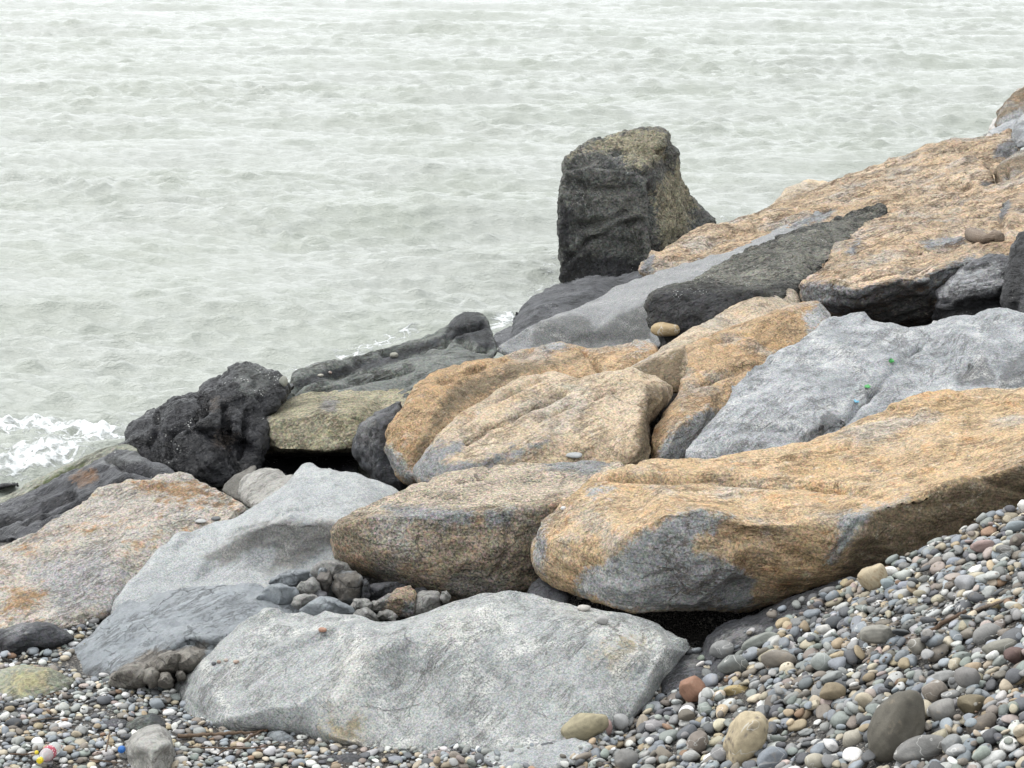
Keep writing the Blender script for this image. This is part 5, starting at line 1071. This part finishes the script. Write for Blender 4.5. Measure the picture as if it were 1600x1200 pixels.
lo = np.full(_U.shape, 4.4); hi = np.full(_U.shape, 11.5)
for _ in range(26):
    mid = (lo + hi) / 2
    pp = unproj(_U.ravel().astype(float), _V.ravel().astype(float), mid.ravel())
    above = (pp[:, 2] > ground_z(pp[:, 0], pp[:, 1]) + .02).reshape(_U.shape)
    lo = np.where(above, mid, lo); hi = np.where(above, hi, mid)
def YG(u, v):
    i = (u - _us[0]) / 20; j = (v - _vs[0]) / 10
    i0, j0 = int(i), int(j)
    if i0 < 0 or j0 < 0 or i0 + 1 >= len(_us) or j0 + 1 >= len(_vs): return None
    return float(lo[j0, i0])
fill(420, 'bank', .034, .056, 4, 1.3)
fill(2100, 'bank', .023, .040, 4, 1.1)
fill(1500, 'bank', .014, .025, 4, 1.0)
fill(900, 'bank', .006, .012, 3, 1.0)
fill(480, 'beach', .024, .038, 3, 1.6)
fill(2900, 'beach', .015, .026, 4, 1.3)
fill(2600, 'beach', .008, .015, 4, 1.0)
# settle the set cobbles into the finished bed and push aside what they displace
def on_bed(u, v):
    lo_, hi_ = 4.6, 11.0
    ys = np.arange(4.6, 10.4, .012)
    pp = unproj(np.full(len(ys), float(u)), np.full(len(ys), float(v)), ys)
    ix = np.clip(((pp[:, 0] - HX0) / HR).astype(int), 0, HNX - 1); iy = np.clip(((pp[:, 1] - HY0) / HR).astype(int), 0, HNY - 1)
    k = np.where(pp[:, 2] < HH[iy, ix])[0]
    g_pt = pp[k[0]] if len(k) else np.array(on_ground(u, v))
    d_ = Vector(pp[200].tolist()) - eye; d_.normalize()
    h_ = tree.ray_cast(eye, d_, 20)
    if h_[0] is not None and h_[3] < np.linalg.norm(g_pt - np.array([0, 0, CAM_H])): g_pt = np.array(h_[0][:])
    return g_pt
hand = []; drop_out = set()
AP = np.array([p[:6] for p in PEBS]); apu, apv = project(AP[:, :3]); apd = np.linalg.norm(AP[:, :3] - np.array([0, 0, CAM_H]), axis=1)
for u, v, w, h, rot, colr, lab, kindn in COB:
    big_ = max(w, h)
    p = on_bed(u, v + h * .22)
    s = float(np.linalg.norm(p - np.array([0, 0, CAM_H]))) / FPX
    c3 = np.array(at(u, v, float(p[1] + min(w, h) * s * .28)))
    hand.append((c3, w * s / 2, h * s / 2, rot, colr, kindn, lab))
    cr, sr = math.cos(R(rot)), math.sin(R(rot))
    L_, S_ = (max(w, h) / 2, min(w, h) / 2) if rot else (w / 2, h / 2)
    du, dv = apu - u, -(apv - v)
    e = ((du * cr + dv * sr) / (L_ * .95)) ** 2 + ((-du * sr + dv * cr) / (S_ * .95)) ** 2
    dd = float(np.linalg.norm(c3 - np.array([0, 0, CAM_H])))
    for k in np.where((e < 1) & (apd < dd + S_ * s * .7))[0]: drop_out.add(int(k))
PEBS = [p for k, p in enumerate(PEBS) if k not in drop_out]

# what of it the photo shows
A = np.array([p[:9] for p in PEBS])
pu, pv = project(A[:, :3])
dist = np.linalg.norm(A[:, :3] - np.array([0, 0, CAM_H]), axis=1)
pxs = np.sqrt(A[:, 3] * A[:, 4]) * FPX / dist
cover = HH[np.clip(((A[:, 1] - HY0) / HR).astype(int), 0, HNY - 1), np.clip(((A[:, 0] - HX0) / HR).astype(int), 0, HNX - 1)] - (A[:, 2] + A[:, 5])
seen = np.zeros(len(PEBS), bool); inside = np.zeros(len(PEBS), bool)
for i in range(len(PEBS)):
    top = Vector((A[i, 0], A[i, 1], A[i, 2] + A[i, 5] * .6)); d = eye - top; L = d.length; d.normalize()
    hit = tree.ray_cast(eye, -d, L + .5)
    seen[i] = hit[0] is None or hit[3] > L
    if not seen[i]:
        # deep inside a boulder: leave it out
        k = 0; o = top.copy()
        for _ in range(8):
            h2 = tree.ray_cast(o, Vector((0, 0, 1)), 3.0)
            if h2[0] is None: break
            k += 1; o = h2[0] + Vector((0, 0, .002))
        inside[i] = k % 2 == 1
inframe = (pu > 4) & (pu < 1596) & (pv > 4) & (pv < 1196)
score = np.where(seen & inframe & (cover < .012), pxs, 0)
NIND = 300 - len(hand)
order = np.argsort(-score)[:NIND]
chosen = set(int(i) for i in order if score[i] > 4)

def frame(p):
    yaw, g1, g2 = p[6], p[7], p[8]
    n = np.array([-g1, -g2, 1.0]); n /= np.linalg.norm(n)
    x = np.array([math.cos(yaw), math.sin(yaw), 0]); x -= n * (x @ n); x /= np.linalg.norm(x)
    return np.stack([x, np.cross(n, x), n], 1)
S3, F3 = pebble_shapes(3, 40, 5); S2, F2 = pebble_shapes(2, 60, 6); S1, F1 = pebble_shapes(1, 30, 8)
def tone_attr(me, cols):
    a = me.attributes.new('tone', 'FLOAT_COLOR', 'POINT')
    a.data.foreach_set('color', np.concatenate([cols, np.ones((len(cols), 1))], 1).astype(np.float32).ravel())
def jitter(c, amt=.16):
    c = np.array(c) * math.exp(pr.normal() * amt) * (1 + pr.normal(size=3) * .016) * 1.0
    return np.clip(c, .02, .75)

# the set cobbles, each with its own label
anchors = []
for p, hw, hh, rot, colr, kindn, lab in hand:
    sub = 4 if max(hw, hh) > .05 else 3
    sh, F = pebble_shapes(sub, 1, 1000 + len(anchors))
    V = sh[0].copy()
    if kindn == 3:
        V[:, 0] *= 1 - .28 * V[:, 0] * 0 ; V[:, 1] *= 1 - .22 * V[:, 0]; V += ICO[sub][0] * (.05 * fbm(ICO[sub][0] * 2.0 + 3, 3))[:, None]
    if kindn == 4:
        V += ICO[sub][0] * (.07 * fbm(ICO[sub][0] * 2.6 + 9, 4))[:, None]
    if kindn == 7:
        V[:, 0] *= 1 + .45 * V[:, 1]
    lw, lh = (max(hw, hh), min(hw, hh)) if rot else (hw, hh)
    ang = R(rot)                                    # long axis, leaning in the plane that faces the viewer
    V = V * np.array([lw, lh * .9, lh])
    ex = np.array([math.cos(ang), 0.18 * math.sin(ang), math.sin(ang)]); ex /= np.linalg.norm(ex)
    ey = np.array([0, 1.0, .15]); ey -= ex * (ey @ ex); ey /= np.linalg.norm(ey)
    M = np.stack([ex, ey, np.cross(ex, ey)], 1)
    V = V @ M.T
    me = mesh_from('cobble', V, F)
    c = np.repeat(np.array(colr)[None] * .85, len(V), 0)
    sp = fbm(ICO[sub][0] * 3 + 5 * len(anchors), 3)
    if kindn in (3, 4, 2): c = c * (1 + .35 * sp[:, None])
    if kindn == 4: c = np.where((fbm(ICO[sub][0] * 5 + 2, 4) > .52)[:, None], np.array([.13, .11, .09]), c)
    if kindn == 5: c = np.where((np.abs(np.sin((V @ np.array([.5, .2, .8])) * 260)) < .2)[:, None], np.array([.27, .20, .12]), c)
    if kindn == 6: c = np.where((np.linalg.norm(ICO[sub][0] - np.array([.2, -.85, .45]), axis=1) < .22)[:, None], np.array([.5, .48, .42]), c)
    tone_attr(me, np.clip(c, .02, .8))
    o = link('cobble', me, PEB, loc=tuple(p))
    tag(o, lab, 'cobble')
    uu, vv = project(np.array([p])); anchors.append((uu[0], vv[0], lab))

# each of the larger pebbles is a thing of its own
MARKS = [(1400, 1137, 'the largest dark cobble'), (1163, 1156, 'the elongated tan cobble'), (1081, 1077, 'the reddish brown cobble'), (912, 1137, 'the big khaki cobble'),
         (1366, 903, 'the layered beige cobble'), (1370, 991, 'the banded grey brown cobble'), (1145, 1038, 'the dark teal grey cobble'), (1519, 1101, 'the olive spotted cobble'),
         (1542, 992, 'the large smooth grey cobble'), (1535, 853, 'the pinkish oval cobble'), (1300, 1080, 'the olive brown cobble'), (1510, 912, 'the fan shaped pebble'),
         (1592, 822, 'the blue grey flat cobble'), (1275, 1190, 'the bottom beige cobble'), (1284, 1035, 'the greenish blocky pebble'), (1337, 1157, 'the pale beige round cobble'),
         (236, 1165, 'the upright pale stone'), (440, 1152, 'the flattened blue stone'), (60, 1070, 'the yellowish green rock'), (80, 1188, 'the plastic bottle'), (530, 1195, 'the flat dark stone'), (820, 1180, 'the low pale slab'), (350, 1150, 'the driftwood twigs'), (150, 960, 'the rust mottled slab'), (215, 1090, 'the knobbly mudstone toe')]
used = {}
for i in sorted(chosen, key=lambda k: -score[k]):
    p = PEBS[i]; M = frame(p)
    k = pr.integers(len(S3)); V = (S3[k] * np.array(p[3:6])) @ M.T
    me = mesh_from('pebble', V, F3)
    c = jitter(TONES[TN[p[9]]][0]) * (.86 if p[10] == 'bank' else .92); tone_attr(me, np.repeat(c[None], len(V), 0))
    o = link('pebble', me, PEB, loc=p[:3])
    el = p[4] / p[3]; th = p[5] / p[4]
    shape = 'long' if el < .70 else 'flat' if th < .56 else 'round' if el > .86 else 'oval'
    sz = 'small ' if pxs[i] < 13 else 'large ' if pxs[i] > 20 else ''
    for mk in sorted(MARKS, key=lambda m: (m[0] - pu[i]) ** 2 + (m[1] - pv[i]) ** 2)[:6]:
        dx, dy = pu[i] - mk[0], pv[i] - mk[1]
        rel = ('right of' if dx > 0 else 'left of') if abs(dx) > 1.6 * abs(dy) else ('below' if dy > 0 else 'above') if abs(dy) > 1.6 * abs(dx) else ('below right of' if dx > 0 else 'below left of') if dy > 0 else ('above right of' if dx > 0 else 'above left of')
        near_ = 'just ' if math.hypot(dx, dy) < 75 else ''
        lab = f'{sz}{shape} {TN[p[9]]} pebble {near_}{rel} {mk[2]}'
        if lab not in used: break
    used[lab] = 1
    tag(o, lab, 'pebble', 'pebbles of the beach and the bank')

# the countless rest
for nm, lab, msk in (('pebble_bed', 'small mixed pebbles filling the bank at the right', A[:, 0] > 99), ('pebbles', 'countless small mixed pebbles covering the beach and the bank', A[:, 0] < 99)):
    VV, FF, CC = [], [], []; base = 0
    for i in np.where(msk)[0]:
        if i in chosen or inside[i]: continue
        p = PEBS[i]; M = frame(p)
        if pxs[i] > 4.5: k = pr.integers(len(S2)); s, f = S2[k], F2
        else: k = pr.integers(len(S1)); s, f = S1[k], F1
        V = (s * np.array(p[3:6])) @ M.T + np.array(p[:3])
        VV.append(V); FF.append(f + base); base += len(V)
        CC.append(np.repeat((jitter(TONES[TN[p[9]]][0]) * (.86 if p[10] == 'bank' else .92))[None], len(V), 0))
    if not VV: continue
    me = mesh_from(nm, np.concatenate(VV), np.concatenate(FF)); tone_attr(me, np.concatenate(CC))
    o = link(nm, me, PEB); tag(o, lab, kind='stuff')
# fine grit showing between the stones
g = np.random.default_rng(5); n = 5200
VV, FF, CC = [], [], []; base = 0
for i in range(n):
    if i % 10 < 6:
        cu, cv, su, sv = [(1410, 985, 60, 30), (1540, 900, 60, 40), (1340, 1010, 40, 25), (1500, 960, 60, 30)][i % 4]
        u, v = cu + g.normal() * su, cv + g.normal() * sv
    else: u, v = g.uniform(-50, 1650), g.uniform(900, 1210)
    Yg = YG(u, v)
    if Yg is None: continue
    x, y, _ = at(u, v, Yg)
    ix, iy = int((x - HX0) / HR), int((y - HY0) / HR)
    if not (0 <= ix < HNX and 0 <= iy < HNY): continue
    if HH[iy, ix] - H0[iy, ix] > .05: continue
    a = g.uniform(.002, .006)
    V = S1[g.integers(len(S1))] * np.array([a, a * .8, a * .6]) + np.array([x, y, HH[iy, ix] + a * .3])
    VV.append(V); FF.append(F1 + base); base += len(V)
    CC.append(np.repeat(np.array(TONES[TN[int(g.choice(len(TN)))]][0])[None] * .55, len(V), 0))
me = mesh_from('grit', np.concatenate(VV), np.concatenate(FF)); tone_attr(me, np.concatenate(CC))
tag(link('grit', me, PEB), 'dark fine grit between the pebbles of the bank', kind='stuff')

# ------------------------------------------------------------------ small things
def plain(name, colr, rough=.6, **kw):
    t = NT(name); P = t.coord('Object'); n = t.noise(P, kw.get('scale', 40), 5, .65)
    t.link(t.mix(t.ramp(n, .35, .65), tuple(c * .7 for c in colr), colr), t.bsdf.inputs['Base Color']); t.bsdf.inputs['Roughness'].default_value = rough
    t.link(t.bump(n, .002, .8), t.bsdf.inputs['Normal'])
    return t.m
def wood_mat(name, colr, dark):
    t = NT(name); P = t.coord('Generated'); n = t.noise(t.mapping(P, (0, 0, 0), (1.2, 14, 14)), 4, 5, .65, .3)
    t.link(t.mix(t.ramp(n, .38, .62), dark, colr), t.bsdf.inputs['Base Color']); t.bsdf.inputs['Roughness'].default_value = .85
    t.link(t.bump(n, .004, 1), t.bsdf.inputs['Normal'])
    return t.m
TWIG = wood_mat('weathered_twig', (.20, .135, .085), (.075, .05, .034)); STICK = wood_mat('brown_driftwood', (.16, .10, .062), (.06, .04, .028)); GREYW = wood_mat('grey_driftwood', (.235, .185, .14), (.085, .06, .045))
def tube_mesh(name, pts, rads, seg=7):
    pts = [Vector(p) for p in pts]; V, F = [], []
    rr_ = random.Random(len(pts) + int(1000 * abs(pts[0].x)))
    for i, p in enumerate(pts):
        t_ = (pts[min(i + 1, len(pts) - 1)] - pts[max(i - 1, 0)]).normalized()
        s_ = t_.cross(Vector((0, 0, 1))); s_ = s_.normalized() if s_.length > 1e-4 else Vector((1, 0, 0)); w_ = t_.cross(s_)
        for k in range(seg):
            a_ = 2 * math.pi * k / seg; r_ = rads[i] * (1 + rr_.uniform(-.18, .18))
            V.append(p + (s_ * math.cos(a_) + w_ * math.sin(a_)) * r_)
    for i in range(len(pts) - 1):
        for k in range(seg):
            F.append((i * seg + k, i * seg + (k + 1) % seg, (i + 1) * seg + (k + 1) % seg, (i + 1) * seg + k))
    F.append(tuple(range(seg))[::-1]); F.append(tuple(range((len(pts) - 1) * seg, len(pts) * seg)))
    return V, F
def surf(u, v, lift=.0):
    Yg = YG(u, v); p = at(u, v, Yg)
    ix, iy = int((p[0] - HX0) / HR), int((p[1] - HY0) / HR)
    h = HH[max(0, iy - 2):iy + 3, max(0, ix - 2):ix + 3].max() if 0 <= ix < HNX and 0 <= iy < HNY else p[2]
    return Vector((p[0], p[1], h + lift))
def twig(uvs, r0, r1, label, mat, name='twig', cat='twig', lift=.004):
    base = [surf(u, v, lift) for u, v in uvs]
    for _ in range(3):
        base = [base[0]] + [(base[i - 1] + base[i] * 2 + base[i + 1]) / 4 for i in range(1, len(base) - 1)] + [base[-1]]
    pts = []
    for i in range(len(base) - 1):
        for k in range(4):
            f = k / 4; pts.append(base[i].lerp(base[i + 1], f) + Vector((random.uniform(-1, 1), random.uniform(-1, 1), random.uniform(-1, 1))) * r0 * .35)
    pts.append(base[-1])
    org = pts[0].copy(); rads = [r0 + (r1 - r0) * i / (len(pts) - 1) for i in range(len(pts))]
    V, F = tube_mesh(name, [p - org for p in pts], rads)
    o = link(name, mesh_from(name, V, F), mat, loc=org); tag(o, label, cat)
    return o
twig([(1443, 1004), (1465, 994), (1490, 984), (1508, 977)], .010, .007, 'thick dark brown stick half buried in the upper pebble bank', STICK, 'driftwood_stick', 'stick')
twig([(1515, 976), (1540, 968), (1566, 960), (1582, 955)], .008, .006, 'flat grey brown stick on the bank, right of the thick dark stick', GREYW, 'driftwood_stick', 'stick')
twig([(278, 1158), (300, 1156), (330, 1152), (360, 1151), (385, 1150), (405, 1146)], .009, .006, 'thickest driftwood branch lying at the foot of the front slab', TWIG)
twig([(383, 1162), (395, 1156), (408, 1148), (414, 1144)], .007, .004, 'short red brown twig ending at the blue grey flattened stone', STICK)
twig([(295, 1174), (325, 1170), (352, 1172), (372, 1178), (398, 1180), (425, 1170), (436, 1162)], .004, .002, 'thin bent twig in front of the thickest driftwood branch', TWIG)
twig([(340, 1180), (355, 1170), (362, 1166), (380, 1175)], .0035, .002, 'short crooked twig in the middle of the twig tangle', STICK)
twig([(66, 1093), (74, 1087), (84, 1084), (96, 1082)], .003, .002, 'thin dark curved twig below the yellowish green rock', STICK)
twig([(50, 1131), (70, 1129), (92, 1124)], .003, .002, 'thin tan straw lying on the pebbles at the far left', GREYW)
twig([(166, 1180), (170, 1165), (172, 1152)], .004, .003, 'forked reddish twig left of the upright pale stone', STICK, lift=.012)
twig([(140, 1190), (160, 1192), (190, 1193)], .003, .002, 'thin dark twig running to the foot of the upright pale stone', TWIG)
twig([(16, 1182), (34, 1190), (56, 1180)], .004, .003, 'reddish brown twig beside the plastic bottle', STICK)
twig([(880, 932), (882, 926), (883, 918)], .003, .002, 'tiny straw coloured sprig in the gap under the largest boulder', GREYW)

# plastic bottle lying with its yellow cap towards the viewer
def lathe(name, prof, seg=20):
    V, F = [], []
    for z, r in prof:
        for k in range(seg): V.append((r * math.cos(2 * math.pi * k / seg), r * math.sin(2 * math.pi * k / seg), z))
    for i in range(len(prof) - 1):
        for k in range(seg): F.append((i * seg + k, i * seg + (k + 1) % seg, (i + 1) * seg + (k + 1) % seg, (i + 1) * seg + k))
    F.append(tuple(range(seg))[::-1]); F.append(tuple(range((len(prof) - 1) * seg, len(prof) * seg)))
    return mesh_from(name, V, F)
t = NT('cloudy_clear_plastic'); t.bsdf.inputs['Base Color'].default_value = (.80, .83, .82, 1); t.bsdf.inputs['Roughness'].default_value = .16
t.bsdf.inputs['Transmission Weight'].default_value = .62; t.bsdf.inputs['IOR'].default_value = 1.2
PET = t.m
t = NT('red_label'); P = t.coord('Object'); vv_ = t.ramp(t.voro(P, 110, 'F1'), .25, .34, 1, 0)
t.link(t.mix(t.math('MULTIPLY', vv_, .9), (.36, .05, .08), (.75, .68, .66)), t.bsdf.inputs['Base Color']); t.bsdf.inputs['Roughness'].default_value = .45
LAB = t.m
YEL = plain('yellow_plastic', (.80, .62, .03), .4); BLU = plain('blue_plastic', (.03, .16, .50), .4); GRN = plain('green_plastic', (.05, .30, .07), .5); SKY_ = plain('pale_blue_plastic', (.15, .42, .58), .5)
b = bpy.data.objects.new('plastic_bottle', None); COL.objects.link(b)
p0, p1_ = surf(62, 1204, .022), surf(100, 1176, .03)
b.location = p0; b.rotation_euler = (p1_ - p0).to_track_quat('Z', 'Y').to_euler()
tag(b, 'clear plastic bottle with a red label and yellow cap lying in the pebbles', 'bottle')
link('body', lathe('body', [(.018, .010), (.024, .011), (.032, .016), (.045, .025), (.06, .028), (.072, .0285), (.098, .0285), (.104, .027), (.125, .028), (.14, .026), (.152, .021), (.158, .012)]), PET, b)
link('bottle_label', lathe('bottle_label', [(.0718, .0292), (.0722, .0294), (.0988, .0294), (.0992, .0292)]), LAB, b)
link('cap', lathe('cap', [(.0, .0115), (.0015, .0132), (.014, .0132), (.0175, .0125)]), YEL, b)
o = link('bottle_cap', lathe('bottle_cap', [(0, .0140), (.002, .0155), (.013, .0155), (.016, .0145)]), BLU, loc=surf(192, 1182, .012)); o.rotation_euler = (R(70), R(-30), 0)
tag(o, 'blue bottle cap tucked against the upright pale stone', 'bottle cap')
o = link('bottle_cap', lathe('bottle_cap', [(0, .0075), (.002, .0085), (.006, .0085), (.008, .0075)]), YEL, loc=surf(58, 1187, .006)); o.rotation_euler = (R(50), R(20), 0)
tag(o, 'tiny yellow cap among the pebbles above the bottle', 'bottle cap')

# loose stones, litter and wood resting on the boulders
dgr = bpy.context.evaluated_depsgraph_get(); dgr.update()
def on_rock(u, v):
    p = Vector(at(u, v, 8.0)); d = (p - eye).normalized()
    hit, loc_, nrm, _, ob, _ = scene.ray_cast(dgr, eye, d)
    return loc_, nrm
def loose(u, v, w, h, colr, label, name='pebble', cat='pebble', seed=0, flat=.6, mat=PEB):
    loc_, nrm = on_rock(u, v); s = (loc_ - eye).length / FPX
    a_, c_ = w * s / 2, h * s / 2
    V = pebble_shapes(3, 1, 3000 + seed)[0][0] * np.array([a_, a_ * .75, c_])
    me = mesh_from(name, V, F3); tone_attr(me, np.repeat(np.array(colr)[None] * .8, len(V), 0))
    o = link(name, me, mat, loc=loc_ + Vector((0, 0, c_ * .7))); tag(o, label, cat)
loose(912, 953, 23, 9, (.50, .47, .43), 'pale flat pebble lying on the upper right of the front slab', seed=1)
loose(942, 973, 21, 14, (.38, .37, .36), 'grey oval pebble on the front slab, right of the pale flat one', seed=2)
loose(504, 986, 13, 7, (.42, .24, .17), 'brick red bit of stone on the left part of the front slab', seed=3)
loose(334, 1039, 8, 6, (.12, .12, .13), 'tiny dark pebble on the left flank of the front slab', seed=4)
loose(342, 1036, 7, 6, (.40, .30, .25), 'tiny pinkish pebble beside the tiny dark one on the front slab', seed=5)
loose(353, 1033, 7, 5, (.45, .38, .33), 'tiny pale pebble between two others on the left flank of the front slab', seed=6)
loose(369, 1036, 10, 6, (.46, .35, .29), 'tiny tan pebble, rightmost of the four on the left flank of the front slab', seed=7)
loose(443, 602, 14, 18, (.36, .36, .31), 'pale upright pebble wedged between the black rock and the layered rock', seed=8)
loose(501, 588, 10, 5, (.42, .40, .34), 'small pale pebble in the lower groove of the layered rock', seed=9)
loose(516, 584, 7, 5, (.36, .27, .23), 'tiny pinkish pebble right of the pale one in the groove of the layered rock', seed=10)
loose(616, 558, 14, 9, (.33, .32, .27), 'small tan pebble half way up the layered rock', seed=11)
loose(1040, 522, 48, 22, (.40, .30, .17), 'smooth ochre stone dome in the gap under the dark algae rock', 'cobble', 'cobble', seed=12)
loose(880, 796, 9, 6, (.72, .71, .70), 'small white stone on the left shoulder of the largest boulder', seed=13)
loose(897, 714, 26, 8, (.40, .41, .41), 'pale flat stone on the upper edge of the long brown boulder', seed=14)
loose(908, 936, 14, 7, (.36, .33, .27), 'tan pebble caught under the largest boulder at its left foot', seed=15)
loose(314, 816, 18, 6, (.45, .45, .44), 'pale flat pebble between the rust mottled slab and the grey slab', seed=16)
loose(338, 812, 16, 6, (.16, .165, .17), 'dark flat pebble right of the pale one at the rust mottled slab', seed=17)
loose(985, 951, 9, 6, (.40, .39, .36), 'small pale pebble at the lip of the black hollow', seed=18)
def scrap(u, v, w, h, mat, label, seed):
    loc_, nrm = on_rock(u, v); s = (loc_ - eye).length / FPX; rr_ = random.Random(seed); n = 6
    V, F = [], []
    for lay in (0, .006):
        for k in range(n):
            a_ = 2 * math.pi * k / n; q = rr_.uniform(.6, 1.2)
            V.append((math.cos(a_) * w * s / 2 * q, math.sin(a_) * w * s / 2 * q, lay + h * s * .6 * rr_.random()))
    F = [tuple(range(n))[::-1], tuple(range(n, 2 * n))] + [(k, (k + 1) % n, n + (k + 1) % n, n + k) for k in range(n)]
    o = link('plastic_scrap', mesh_from('plastic_scrap', V, F, False), mat, loc=loc_ + nrm * .004); tag(o, label, 'litter')
scrap(1393, 567, 9, 8, GRN, 'green plastic scrap on the cool grey slab, the upper one', 1)
scrap(1355, 607, 10, 5, GRN, 'green plastic scrap on the cool grey slab, the lower one', 2)
scrap(1337, 630, 9, 6, SKY_, 'pale blue plastic scrap near the lower rim of the cool grey slab', 3)
# gnarled bit of driftwood on the flaky slab
q0, _ = on_rock(1518, 376); q1, _ = on_rock(1540, 380); q2, _ = on_rock(1553, 376); q3, _ = on_rock(1556, 366)
org = q0.copy()
V, F = tube_mesh('w', [q0 - org + Vector((0, 0, .05)), (q0 + q1) / 2 - org + Vector((0, 0, .04)), q1 - org + Vector((0, 0, .03)), q2 - org + Vector((0, 0, .035)), q2 - org + Vector((.03, -.05, .02))], [.055, .05, .035, .045, .05], 9)
o = link('driftwood_chunk', mesh_from('driftwood_chunk', V, F), GREYW, loc=org); tag(o, 'gnarled brown chunk of driftwood lodged on the flaky tan slab at the right', 'driftwood')
